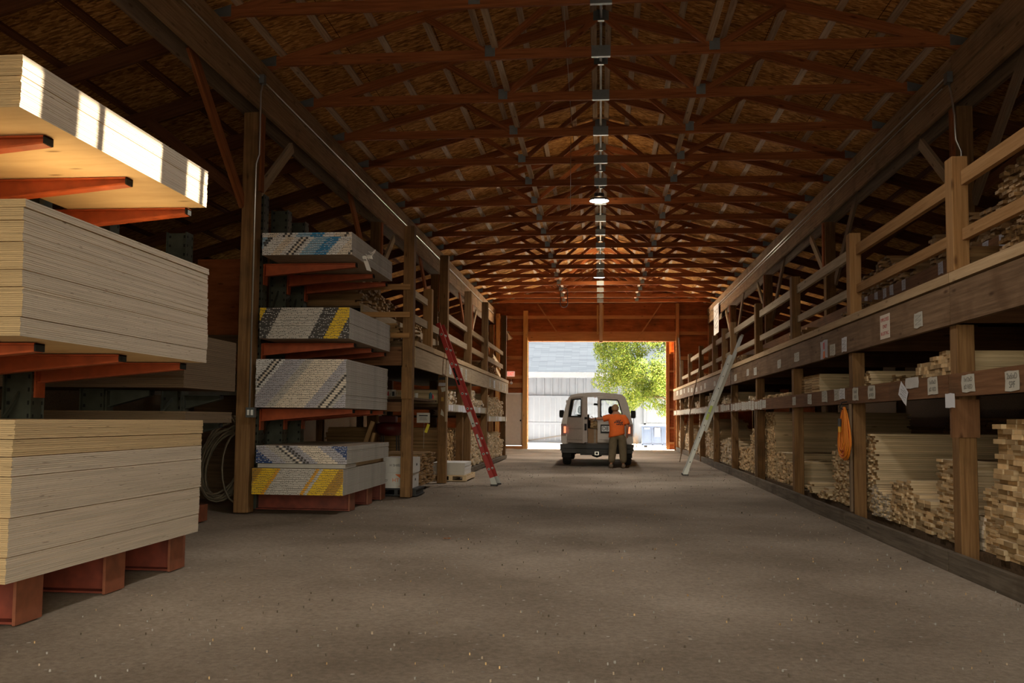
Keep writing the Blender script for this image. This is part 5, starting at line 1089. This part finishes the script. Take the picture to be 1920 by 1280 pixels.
O2 = OP + [(-x, z) for x, z in OP[-2::-1]]
def ring(outer, inner, y0, y1, mat):
    """strip between two polylines of like length"""
    m = min(len(outer), len(inner))
    for i in range(m - 1):
        A = [(outer[i][0], y0, outer[i][1]), (outer[i + 1][0], y0, outer[i + 1][1]), (inner[i + 1][0], y0, inner[i + 1][1]), (inner[i][0], y0, inner[i][1])]
        B = [(p[0], y1, p[2]) for p in A]; b.quad(A, mat); b.quad(B[::-1], mat)
        b.quad([A[2], A[3], B[3], B[2]], mat); b.quad([A[0], A[1], B[1], B[0]], mat)
OUT = [(0.96, 0.56), (0.98, 1.15), (0.945, 1.3), (0.875, 1.6), (0.79, 1.86), (0.70, 1.95), (0.3, 2.01), (0.0, 2.02)]
OUT2 = OUT + [(-x, z) for x, z in OUT[-2::-1]]
ring(OUT2, O2, -0.03, 0.05, 'van_white'); b.build('rear_frame', van)
b = MB(); b.box(-0.96, 0.96, -0.02, 4.6, 0.56, 0.62, 'van_inner'); b.build('van_floor', van)
b = MB(); b.box(-0.97, 0.97, 3.2, 4.9, 0.55, 1.14, 'van_white'); b.box(-0.93, 0.93, 4.0, 4.95, 0.6, 1.2, 'van_white'); b.box(-0.96, 0.96, 3.2, 4.2, 0.6, 1.18, 'van_inner')
for s in (-1, 1): b.bar((s * 0.93, 4.15, 1.15), (s * 0.74, 3.2, 1.93), 0.06, 0.07, 'van_white'); b.bar((s * .97, 3.2, 1.2), (s * .97, 3.8, 1.2), .03, .05, 'van_white')
b.build('front_end', van)
b = MB(); b.quad([(-0.93, 4.15, 1.17), (0.93, 4.15, 1.17), (0.74, 3.2, 1.92), (-0.74, 3.2, 1.92)], 'glass'); b.build('windscreen', van)
b = MB(); b.box(-0.9, 0.9, 3.4, 4.0, 0.9, 1.24, 'black'); b.box(-.6, -.15, 3.35, 3.9, 1.2, 1.32, 'black'); b.build('dashboard', van)
b = MB(); b.tube([(-.42 + .19 * math.cos(a * math.pi / 8), 3.2, 1.22 + .17 * math.sin(a * math.pi / 8)) for a in range(17)], 0.014, 'black', 6); b.build('steering_wheel', van, smooth=True)
for x in (-0.46, 0.47):
    b = MB(); b.box(x - .24, x + .24, 2.55, 3.0, .7, .95, 'seat_grey'); b.box(x - .22, x + .22, 2.5, 2.62, .9, 1.43, 'seat_grey'); s_ = b.build('seat', van)
    b = MB(); b.lathe((x, 2.55, 1.44), [(0, 0), (.10, .01), (.135, .06), (.135, .17), (.10, .24), (0, .25)], 'seat_grey', 14); b.build('headrest', s_, smooth=True)
b = MB(); b.box(-.11, .13, 3.2, 3.22, 1.72, 1.78, 'black'); b.box(0, .02, 3.2, 3.22, 1.66, 1.86, 'black'); b.build('mirror_inside', van)
# rear doors
def door_panel(side):
    """outline of one rear door in its own plane; x from the hinge (0) to the free edge"""
    W = 0.77
    O = [(0.0, 0.64), (0.0, 1.15), (0.02, 1.3), (0.09, 1.6), (0.155, 1.80), (0.19, 1.865), (0.48, 1.89), (W, 1.90), (W, 1.3), (W, 0.64)]
    Wn = [(0.07, 1.34), (0.075, 1.37), (0.095, 1.46), (0.135, 1.6), (0.185, 1.77), (0.22, 1.825), (0.48, 1.84), (W - 0.065, 1.84), (W - 0.065, 1.36), (W - .09, 1.33)]
    return O, Wn
def build_door(parent, flip, name):
    O, Wn = door_panel(0); s = -1 if flip else 1; b = MB(); n = len(O)
    for y, rev in ((-0.03, False), (0.03, True)):
        for i in range(n):
            q = [(s * O[i][0], y, O[i][1]), (s * O[(i + 1) % n][0], y, O[(i + 1) % n][1]), (s * Wn[(i + 1) % n][0], y, Wn[(i + 1) % n][1]), (s * Wn[i][0], y, Wn[i][1])]
            b.quad(q, 'van_white')
    for i in range(n):
        for P in (O, Wn):
            p, q = P[i], P[(i + 1) % n]; b.quad([(s * p[0], -0.03, p[1]), (s * q[0], -0.03, q[1]), (s * q[0], 0.03, q[1]), (s * p[0], 0.03, p[1])], 'van_white')
    b.box(*sorted((s * 0.07, s * 0.70)), -0.036, -0.028, 1.02, 1.028, 'van_inner'); b.box(*sorted((s * 0.04, s * 0.73)), -0.036, -0.028, 0.72, 0.728, 'van_inner')
    o = b.build(name, parent)
    b = MB(); n = len(Wn); c = (0.4, 1.6)
    In = [(c[0] + (x - c[0]) * .88, c[1] + (z - c[1]) * .86) for x, z in Wn]
    for i in range(n):
        b.quad([(s * Wn[i][0], -0.036, Wn[i][1]), (s * Wn[(i + 1) % n][0], -0.036, Wn[(i + 1) % n][1]), (s * In[(i + 1) % n][0], -0.036, In[(i + 1) % n][1]), (s * In[i][0], -0.036, In[i][1])], 'black')
        b.quad([(s * In[i][0], -0.036, In[i][1]), (s * In[(i + 1) % n][0], -0.036, In[(i + 1) % n][1]), (s * In[(i + 1) % n][0], 0.02, In[(i + 1) % n][1]), (s * In[i][0], 0.02, In[i][1])], 'black')
    b.build('window_seal', o)
    b = MB(); b.quad([(s * x, -0.01, z) for x, z in In], 'glass'); b.build('window_glass', o)
    return o
dr_ = build_door(van, True, 'rear_door'); dr_.location = (0.79, -0.04, 0)
b = MB(); b.box(-0.69, -0.30, -0.045, -0.03, 0.90, 1.14, 'black'); b.build('plate_recess', dr_)
b = MB(); b.box(-0.66, -0.36, -0.052, -0.045, 0.95, 1.10, 'white_paint'); o = b.build('number_plate', dr_)
letters('lettering', 'D8', 0.15, 'ink', dr_, (-0.56, -0.055, 1.025), (R(90), 0, 0), width=0.16)
dl = build_door(van, False, 'rear_door'); dl.location = (-0.80, -0.04, 0); dl.rotation_euler = (0, 0, -R(54))
b = MB(); b.box(0.70, 0.765, 0.03, 0.12, 0.66, 1.88, 'van_white'); b.box(0.08, 0.70, 0.03, 0.08, 0.68, 1.32, 'van_inner'); b.build('inner_panel', dl)
b = MB(); b.box(0.765, 0.775, 0.02, 0.09, 0.98, 1.16, 'black'); b.box(0.765, 0.78, 0.02, 0.10, 1.28, 1.34, 'black'); b.build('latch', dl)
for z in (0.78, 1.72):
    b = MB(); b.box(-0.85, -0.78, -0.06, -0.02, z, z + .08, 'van_white'); b.build('hinge', van)
# lights
for s in (-1, 1):
    b = MB(); b.box(min(s * .835, s * .985), max(s * .835, s * .985), -0.05, 0.06, 0.83, 1.15, 'tail_red'); o = b.build('tail_light', van)
    b = MB(); b.box(min(s * .85, s * .91), max(s * .85, s * .91), -0.056, -0.05, 0.90, 1.08, 'tail_lit'); b.build('brake_lens', o)
b = MB(); b.box(-1.0, 1.0, -0.22, -0.02, 0.42, 0.60, 'bumper'); b.box(-.97, .97, -.2, -.04, .36, .42, 'bumper'); b.box(-.92, .92, -.24, -.22, .47, .49, 'rubber'); b.build('bumper', van)
b = MB(); b.box(-.06, .06, -.26, -.1, .30, .42, 'bumper'); b.box(-.055, .055, -.30, -.26, .31, .40, 'conduit'); b.box(-.035, .035, -.305, -.295, .325, .385, 'black'); b.box(-.45, .45, -.15, -.07, .30, .37, 'bumper'); b.build('tow_hitch', van)
b = MB(); b.tube([(-.80, 0.65, .36), (.80, 0.65, .36)], .05, 'bumper', 8); b.lathe((0, .65, .2), [(0, 0), (.14, .05), (.16, .16), (.10, .28), (0, .3)], 'bumper', 12); b.tube([(-.6, .3, .33), (-.55, 2.5, .35)], .03, 'rack_hole', 8); b.box(-.3, .3, .9, 2.6, .3, .5, 'bumper'); b.build('rear_axle', van)
for (x, y) in ((-.84, .65), (.84, .65), (-.84, 4.2), (.84, 4.2)):
    b = MB(); pr = [(0.0, -.02), (.2, -.03), (.22, -.11), (.30, -.12), (.355, -.09), (.365, 0), (.355, .09), (.30, .12), (.22, .11), (.2, .03), (0, .02)]
    b.lathe((0, 0, 0), pr, 'rubber', 28); o = b.build('wheel', van, smooth=True); o.location = (x, y, .362); o.rotation_euler = (0, R(90), 0)
    b = MB(); b.lathe((0, 0, 0), [(0, .06), (.12, .05), (.2, .1), (.21, .1)], 'plate', 20); h_ = b.build('hub', o, smooth=True); h_.rotation_euler = (0, 0 if x > 0 else R(180), 0)
    if y < 1:
        b = MB(); b.box(x - .13, x + .13, y - .46, y - .44, .22, .55, 'rubber'); b.build('mud_flap', van)
for s in (-1, 1):
    b = MB(); xm = s * 1.13; b.box(xm - .075, xm + .075, 3.66, 3.74, 1.35, 1.55, 'black'); b.box(xm - .06, xm + .06, 3.68, 3.76, 1.33, 1.57, 'black'); b.bar((s * .95, 3.7, 1.3), (s * 1.05, 3.7, 1.38), .03, .04, 'black'); b.build('door_mirror', van)
b = MB()
for x in (-.05, 0.02, .09): b.box(x - .025, x + .025, 0.04, 0.08, 1.875, 1.895, 'lamp_glow') if False else b.box(x - .025, x + .025, 0.04, 0.08, 1.875, 1.895, 'tail_red')
b.build('roof_marker', van)
# load in the van
for k in range(7):
    for j in range(3):
        o = link('stacked_plank', barmesh(1.9, 0.088, 0.035, 'lumber_brown', 'lumber_end', 'plank')); o.location = (-0.22 + j * .092 + random.uniform(-.006, .006), 26.1 + random.uniform(-.03, .03), 1.05 + k * .037); o.rotation_euler = (0, 0, R(90))
        tag(o, 'short plank stacked on the carton inside the open van', 'board', 'planks stacked in the van')
t = empty('carton', (-0.14, 25.5, 0.622), 'brown carton under the planks inside the open van', 'box')
b = MB(); b.box(-.2, .2, -.3, .3, 0, .40, 'carton_brown'); b.build('carton_body', t); b = MB(); b.box(-.03, .03, -.302, -.3, 0, .40, 'gyp_paper'); b.build('packing_tape', t)
beam('leaning_board', (0.02, 25.1, 0.63), (0.10, 25.12, 0.93), 0.1, 0.03, 'lumber_brown', label='short board leaning in the doorway of the van', cat='board')

# ------------------------------------------------------------------ the person at the van
def skinned(verts, edges, radii, root=0, sub=2):
    """a smooth limb network grown with the skin modifier, returned as vertices and faces"""
    me = bpy.data.meshes.new('sk'); me.from_pydata([Vector(v) for v in verts], edges, []); o = bpy.data.objects.new('sk', me); COL.objects.link(o)
    o.modifiers.new('s', 'SKIN').use_smooth_shade = True; sv = me.skin_vertices[0].data
    for i, r in enumerate(radii): sv[i].radius = r if isinstance(r, tuple) else (r, r); sv[i].use_root = (i == root)
    s = o.modifiers.new('u', 'SUBSURF'); s.levels = sub; s.render_levels = sub
    dg = bpy.context.evaluated_depsgraph_get(); ev = o.evaluated_get(dg); m2 = bpy.data.meshes.new_from_object(ev)
    vs = [tuple(v.co) for v in m2.vertices]; fs = [tuple(p.vertices) for p in m2.polygons]
    bpy.data.objects.remove(o); bpy.data.meshes.remove(me); bpy.data.meshes.remove(m2)
    return vs, fs
def merge(parts, mat, name, parent):
    b = MB()
    for vs, fs in parts:
        k0 = len(b.v); b.v += vs; b.f += [tuple(i + k0 for i in f) for f in fs]; b.m += [b.mi(mat)] * len(fs)
    return b.build(name, parent, smooth=True)
def loft(rings, n=20, caps=True):
    """a closed skin through rings (centre, half widths, slope in x)"""
    v = []; f = []
    for (c, rx, ry, sl) in rings:
        for j in range(n):
            a = 2 * math.pi * j / n; x = rx * math.cos(a); v.append((c[0] + x, c[1] + ry * math.sin(a), c[2] + sl * x))
    for i in range(len(rings) - 1):
        for j in range(n): f.append((i * n + j, i * n + (j + 1) % n, (i + 1) * n + (j + 1) % n, (i + 1) * n + j))
    if caps: f.append(tuple(range(n))[::-1]); f.append(tuple((len(rings) - 1) * n + j for j in range(n)))
    return v, f
def limb(pts, rad, n=14):
    b = MB(); b.tube(pts, rad, 'skin', n); return b.v, b.f
PX, PYY = 0.44, 24.0
person = empty('person', (PX, PYY, 0), 'person in orange T shirt and olive trousers reaching to the open van door', 'person')
V = {'pel': (0.02, 0.0, .93), 'sp1': (0.01, .02, 1.08), 'sp2': (0.0, .06, 1.26), 'nk0': (-.02, .10, 1.41), 'nk1': (-.03, .13, 1.475), 'hd0': (-.035, .16, 1.51), 'hd1': (-.035, .17, 1.575), 'hd2': (-.035, .17, 1.63),
     'ns': (-.035, .275, 1.54), 'erl': (-.125, .165, 1.55), 'err': (.055, .165, 1.55), 'chin': (-.035, .235, 1.475),
     'lh': (-.08, 0, .88), 'lk': (-.10, .02, .48), 'la': (-.145, -.02, .09), 'lt': (-.16, .14, .05), 'rh': (.13, 0, .88), 'rk': (.165, .03, .48), 'ra': (.175, 0.02, .09), 'rtt': (.19, .18, .05),
     'ls': (-.20, .08, 1.36), 'le': (-.40, .13, 1.30), 'lw': (-.585, .15, 1.295), 'lp': (-.64, .15, 1.295),
     'rs': (.19, .06, 1.36), 're': (.285, -.02, 1.11), 'rw': (.275, .10, .90), 'rp': (.27, .13, .84)}
K = list(V); E_ = [('pel', 'sp1'), ('sp1', 'sp2'), ('sp2', 'nk0'), ('nk0', 'nk1'), ('nk1', 'hd0'), ('hd0', 'hd1'), ('hd1', 'hd2'), ('hd1', 'erl'), ('hd1', 'err'), ('hd0', 'chin'), ('hd1', 'ns'),
     ('pel', 'lh'), ('lh', 'lk'), ('lk', 'la'), ('la', 'lt'), ('pel', 'rh'), ('rh', 'rk'), ('rk', 'ra'), ('ra', 'rtt'), ('nk0', 'ls'), ('ls', 'le'), ('le', 'lw'), ('lw', 'lp'), ('nk0', 'rs'), ('rs', 're'), ('re', 'rw'), ('rw', 'rp')]
RD = dict(pel=(.16, .12), sp1=(.15, .115), sp2=(.14, .10), nk0=.062, nk1=.056, hd0=.055, hd1=.06, hd2=.045, ns=.014, erl=.016, err=.016, chin=.04, lh=.09, lk=.06, la=.036, lt=.028, rh=.09, rk=.06, ra=.036, rtt=.028,
          ls=.05, le=.045, lw=.03, lp=.036, rs=.05, re=.045, rw=.03, rp=.036)
body = [skinned([V[k] for k in K], [(K.index(a), K.index(c)) for a, c in E_], [RD[k] for k in K])]
hd = []
for (z_, rx_, ry_, y_) in ((1.45, .035, .04, .15), (1.47, .052, .075, .175), (1.50, .064, .092, .178), (1.54, .073, .100, .172), (1.58, .077, .102, .168), (1.62, .073, .096, .165), (1.66, .055, .072, .162), (1.68, .02, .03, .16)):
    hd.append(((-.035, y_, z_), rx_, ry_, 0))
body.append(loft(hd))
def hand(palm, out, side, up_, curl, thumb_side):
    out = Vector(out).normalized(); side = Vector(side).normalized(); up_ = Vector(up_).normalized(); p = Vector(palm); res = []
    res.append(skinned([p - out * .03, p + out * .02, p + out * .055], [(0, 1), (1, 2)], [(.026, .02), (.038, .018), (.036, .015)], sub=1))
    for k, (o_, L) in enumerate(((-.030, .070), (-.010, .080), (.011, .075), (.030, .060))):
        a = p + out * .05 + side * o_; c1 = a + (out * math.cos(curl * .5) - up_ * math.sin(curl * .5)) * L * .45; c2 = c1 + (out * math.cos(curl) - up_ * math.sin(curl)) * L * .32; c3 = c2 + (out * math.cos(curl * 1.5) - up_ * math.sin(curl * 1.5)) * L * .25
        res.append(skinned([a, c1, c2, c3], [(0, 1), (1, 2), (2, 3)], [.0095, .009, .008, .007], sub=1))
    a = p - out * .005 + side * thumb_side * .03; b_ = a + (side * thumb_side * .7 + out * .6 - up_ * .2) * .035; c_ = b_ + (side * thumb_side * .2 + out * .9 - up_ * .3) * .035
    res.append(skinned([a, b_, c_], [(0, 1), (1, 2)], [.013, .011, .009], sub=1)); return res
body += hand(V['lp'], (-1, .05, 0), (0, 0, 1), (0, -1, 0), 0.9, 1)
body += hand(V['rp'], (0.0, .15, -1), (0, 1, 0), (1, 0, 0), 0.5, 1)
merge(body, 'skin', 'body', person)
# face details, on the far side of the head
for s in (-1, 1):
    b = MB(); b.lathe((-.035 + s * .032, .258, 1.56), [(0, -.010), (.010, 0), (0, .010)], 'white_paint', 10); o = b.build('eye', person, smooth=True)
b = MB(); b.tube([(-.06, .262, 1.50), (-.035, .268, 1.497), (-.01, .262, 1.50)], .006, 'tail_red', 6); b.build('mouth', person, smooth=True)
hr = []
for k in range(9):
    t_ = -0.55 + k * (math.pi / 2 + .55) / 8; hr.append(((-.035, .148, 1.575 + .115 * math.sin(t_)), max(.004, .096 * math.cos(t_)), max(.004, .110 * math.cos(t_)), 0))
merge([loft(hr)], 'hair', 'hair', person)
# shirt: torso with two short sleeves, loose and hanging lower on the left
T = [(-.02, .0, .88), (.02, .01, 1.0), (.01, .03, 1.14), (0, .06, 1.28), (-.01, .09, 1.38), (-.025, .12, 1.455), (-.21, .09, 1.34), (-.33, .12, 1.315), (.205, .06, 1.33), (.27, .01, 1.19)]
sv_ = loft([((.0, -.01, .845), .215, .15, .22), ((.005, 0, .90), .212, .15, .16), ((.01, .0, .98), .20, .145, .06), ((.01, .02, 1.08), .20, .14, 0), ((.005, .035, 1.18), .212, .14, 0), ((0, .055, 1.27), .222, .138, 0), ((-.005, .07, 1.34), .215, .125, 0),
            ((-.01, .085, 1.385), .185, .108, 0), ((-.018, .10, 1.42), .13, .09, 0), ((-.024, .115, 1.445), .078, .075, 0), ((-.026, .12, 1.455), .066, .066, 0)])
sl_ = limb([(-.10, .075, 1.33), (-.19, .085, 1.335), (-.27, .105, 1.315), (-.335, .12, 1.30), (-.35, .122, 1.298)], [.08, .088, .084, .084, .085])
sr_ = limb([(.10, .065, 1.33), (.19, .06, 1.325), (.235, .04, 1.26), (.265, .01, 1.17), (.27, .005, 1.15)], [.08, .09, .084, .084, .086])
merge([sv_, sl_, sr_], 'shirt', 'shirt', person)
Tr = [(.02, 0, .93), (-.075, 0, .85), (-.10, .02, .50), (-.14, 0, .11), (.13, 0, .85), (.165, .03, .50), (.18, .02, .11), (.02, 0, .99)]
merge([skinned(Tr, [(0, 1), (1, 2), (2, 3), (0, 4), (4, 5), (5, 6), (0, 7)], [.21, .145, .115, .098, .145, .115, .098, .20])], 'trousers', 'trousers', person)
for (x, y) in ((-.145, .03), (.185, .07)):
    merge([skinned([(x, y - .10, .045), (x, y - .02, .06), (x - .004, y + .10, .04), (x - .004, y + .17, .035)], [(0, 1), (1, 2), (2, 3)], [.062, .066, .06, .048])], 'shoe', 'shoe', person)
# shirt print on the back
b = MB(); rng = random.Random(4)
def onback(x, z): return (x, -0.45, z)
for (z0_, x0_, n_, h_) in ((1.235, -.02, 5, .035), (1.185, -.07, 9, .045), (1.135, -.01, 7, .04)):
    for k in range(n_):
        x = x0_ + k * .026; z = z0_ + rng.uniform(-.008, .008); w = rng.uniform(.018, .028)
        b.quad([onback(x, z), onback(x + w, z + rng.uniform(-.01, .006)), onback(x + w, z + h_), onback(x + rng.uniform(0, .01), z + h_ * .8)], 'ink')
o = b.build('shirt_print', person); o.modifiers.new('s', 'SHRINKWRAP'); sh_ = [c for c in person.children if c.name.startswith('shirt') and 'print' not in c.name][0]
mm = o.modifiers['s']; mm.target = sh_; mm.wrap_method = 'PROJECT'; mm.use_project_y = True; mm.use_negative_direction = False; mm.use_positive_direction = True; mm.offset = 0.006
# olive band at the wrist
b = MB(); b.tube([(-.545, .148, 1.297), (-.57, .149, 1.296)], .038, 'black', 12); b.build('wristwatch', person, smooth=True)

# ------------------------------------------------------------------ outside: the pale barn, tree, dumpster
bn = empty('barn', (0, 50, 0), 'pale barn with grey shingle roof outside the far opening', 'building')
b = MB(); b.box(-18, 16, 0, 0.2, -0.02, 3.62, 'siding')
x = -17.9
while x < 16: b.box(x, x + .06, -0.05, 0, -0.02, 3.62, 'siding'); x += 0.46
b.build('wall', bn)
b = MB(); b.box(-18.3, 16.3, -0.47, -0.32, 3.64, 3.90, 'barn_trim'); b.box(-18.3, 16.3, -0.30, 0.1, 3.60, 3.64, 'barn_trim'); b.build('gutter', bn)
o = MB(); o.box(0, 34.6, 0, 9, -0.05, 0.05, 'shingle'); o = o.build('roof', bn); o.location = (-18.3, -0.40, 3.86); o.rotation_euler = (R(24), 0, 0)
def bdoor(xa, xb, nm, lx):
    b = MB(); b.box(xa, xb, -0.09, -0.035, 0.0, 2.6, 'siding')
    for x in (xa, xb - .12): b.box(x, x + .12, -0.12, -0.09, 0.0, 2.6, 'siding')
    for z in (0.0, 1.0, 2.48): b.box(xa, xb, -0.12, -0.09, z, z + .12, 'siding')
    x = xa + .42
    while x < xb - .2: b.box(x, x + .025, -.10, -.09, .12, 2.48, 'barn_trim'); x += .30
    b.bar((xa + .1, -.105, .1), (xb - .1, -.105, 1.0), 0.03, .06, 'seat_grey') if lx else None
    return b.build(nm, bn)
bdoor(-4.1, 1.8, 'barn_door', True); bdoor(2.4, 6.5, 'barn_door', False)
tr = empty('tree', (4.0, 46.3, 0), 'bright green leafy tree outside at the right of the opening', 'tree')
b = MB(); b.tube([(0, 0, 0), (0.05, 0, 1.6), (-.1, 0, 3), (-.3, 0, 5)], [.22, .17, .13, .06], 'bark', 10); b.build('trunk', tr, smooth=True)
b = MB(); rng = random.Random(21)
for k in range(16):
    a = rng.uniform(0, 6.28); z = rng.uniform(1.8, 4); r_ = rng.uniform(1, 2.4); b.tube([(0, 0, z), (r_ * .5 * math.cos(a), r_ * .5 * math.sin(a) * .7, z + .5), (r_ * math.cos(a), r_ * math.sin(a) * .7, z + rng.uniform(.2, 1.5))], [.07, .045, .02], 'bark', 6)
b.build('branch', tr, smooth=True)
b = MB(); n_c = 0; clumps = []
while len(clumps) < 170:
    p = Vector((rng.uniform(-1, 1), rng.uniform(-1, 1), rng.uniform(-1, 1)))
    if p.length > 1 or p.length < .45: continue
    c = Vector((-1.15 + p.x * 3.0, -.3 + p.y * 1.9, 4.5 + p.z * 3.0))
    if c.x < -3.0 and c.z < 2.6: continue
    if c.z < 2.3 and abs(c.x + 2.2) < .55: continue
    clumps.append((c, rng.uniform(.35, .65)))
for xx, zz in ((-2.7, 1.75), (-2.45, 2.0), (-2.9, 2.1), (-.9, 1.75), (-.7, 2.0), (-1.1, 2.1), (-.5, 1.9), (-4.0, 3.5), (-3.9, 3.9), (-4.15, 3.2), (-3.6, 3.2), (-3.4, 2.7), (-1.6, 2.5), (-3.8, 2.9)): clumps.append((Vector((xx, -1.0, zz)), .33))
for c, R_ in clumps:
    for k in range(int(400 * (R_ / .5) ** 2)):
        d = Vector((rng.gauss(0, 1), rng.gauss(0, 1), rng.gauss(0, 1))).normalized() * R_ * rng.uniform(.6, 1) ; q = c + d
        n_ = (d.normalized() + Vector((rng.uniform(-.8, .8), rng.uniform(-.8, .8), rng.uniform(-.2, 1)))).normalized(); u = n_.orthogonal().normalized(); w = n_.cross(u); s = rng.uniform(.032, .062); a = rng.uniform(0, 6.28); uu = u * math.cos(a) + w * math.sin(a); ww = -u * math.sin(a) + w * math.cos(a)
        b.quad([q - uu * s, q + ww * s * .55, q + uu * s, q - ww * s * .55], 'leaf')
b.build('foliage', tr, kind='stuff')
dm = empty('dumpster', (2.72, 43.3, 0), 'pale blue dumpster outside beside the right edge of the opening', 'dumpster')
b = MB(); b.box(-.72, .72, 0, 1.0, 0.08, 1.0, 'dumpster_blue')
for x in (-.72, -.25, .22, .68): b.box(x, x + .05, -.04, 0, .08, 1.0, 'dumpster_blue')
b.box(-.75, .75, -.05, 0, .93, 1.0, 'dumpster_blue'); b.box(-.75, .75, -.04, 0, .08, .15, 'dumpster_blue'); b.build('bin', dm)
b = MB(); b.box(-.78, .78, -.08, 1.05, 1.0, 1.06, 'barn_trim'); b.build('lid', dm)
b = MB(); b.box(-.13, .13, -.05, -.045, .5, .95, 'barn_trim'); b.box(-.62, -.36, -.05, -.045, .85, .95, 'barn_trim'); b.build('sticker', dm)
for x in (-.55, .55):
    b = MB(); b.lathe((x, .1, 0), [(0, 0), (.08, 0), (.08, .08), (0, .08)], 'rubber', 10); b.build('caster', dm)
b = MB(); b.box(-.3, .3, 0, .8, 0, 1.02, 'barn_trim'); o = b.build('bin', label='white bin outside at the right of the blue dumpster', cat='bin'); o.location = (3.85, 43.2, 0)
b = MB(); rng = random.Random(8)
for k in range(70):
    x = rng.uniform(-.3, .3); y = rng.uniform(-.2, .2); b.bar((x, y, 0), (x + rng.uniform(-.12, .12), y, rng.uniform(.25, .7)), .008, .008, 'bark')
b.build('dry_weeds', label='dry weeds standing between the van and the blue dumpster', cat='weeds', kind='stuff').location = (1.55, 43.5, 0)
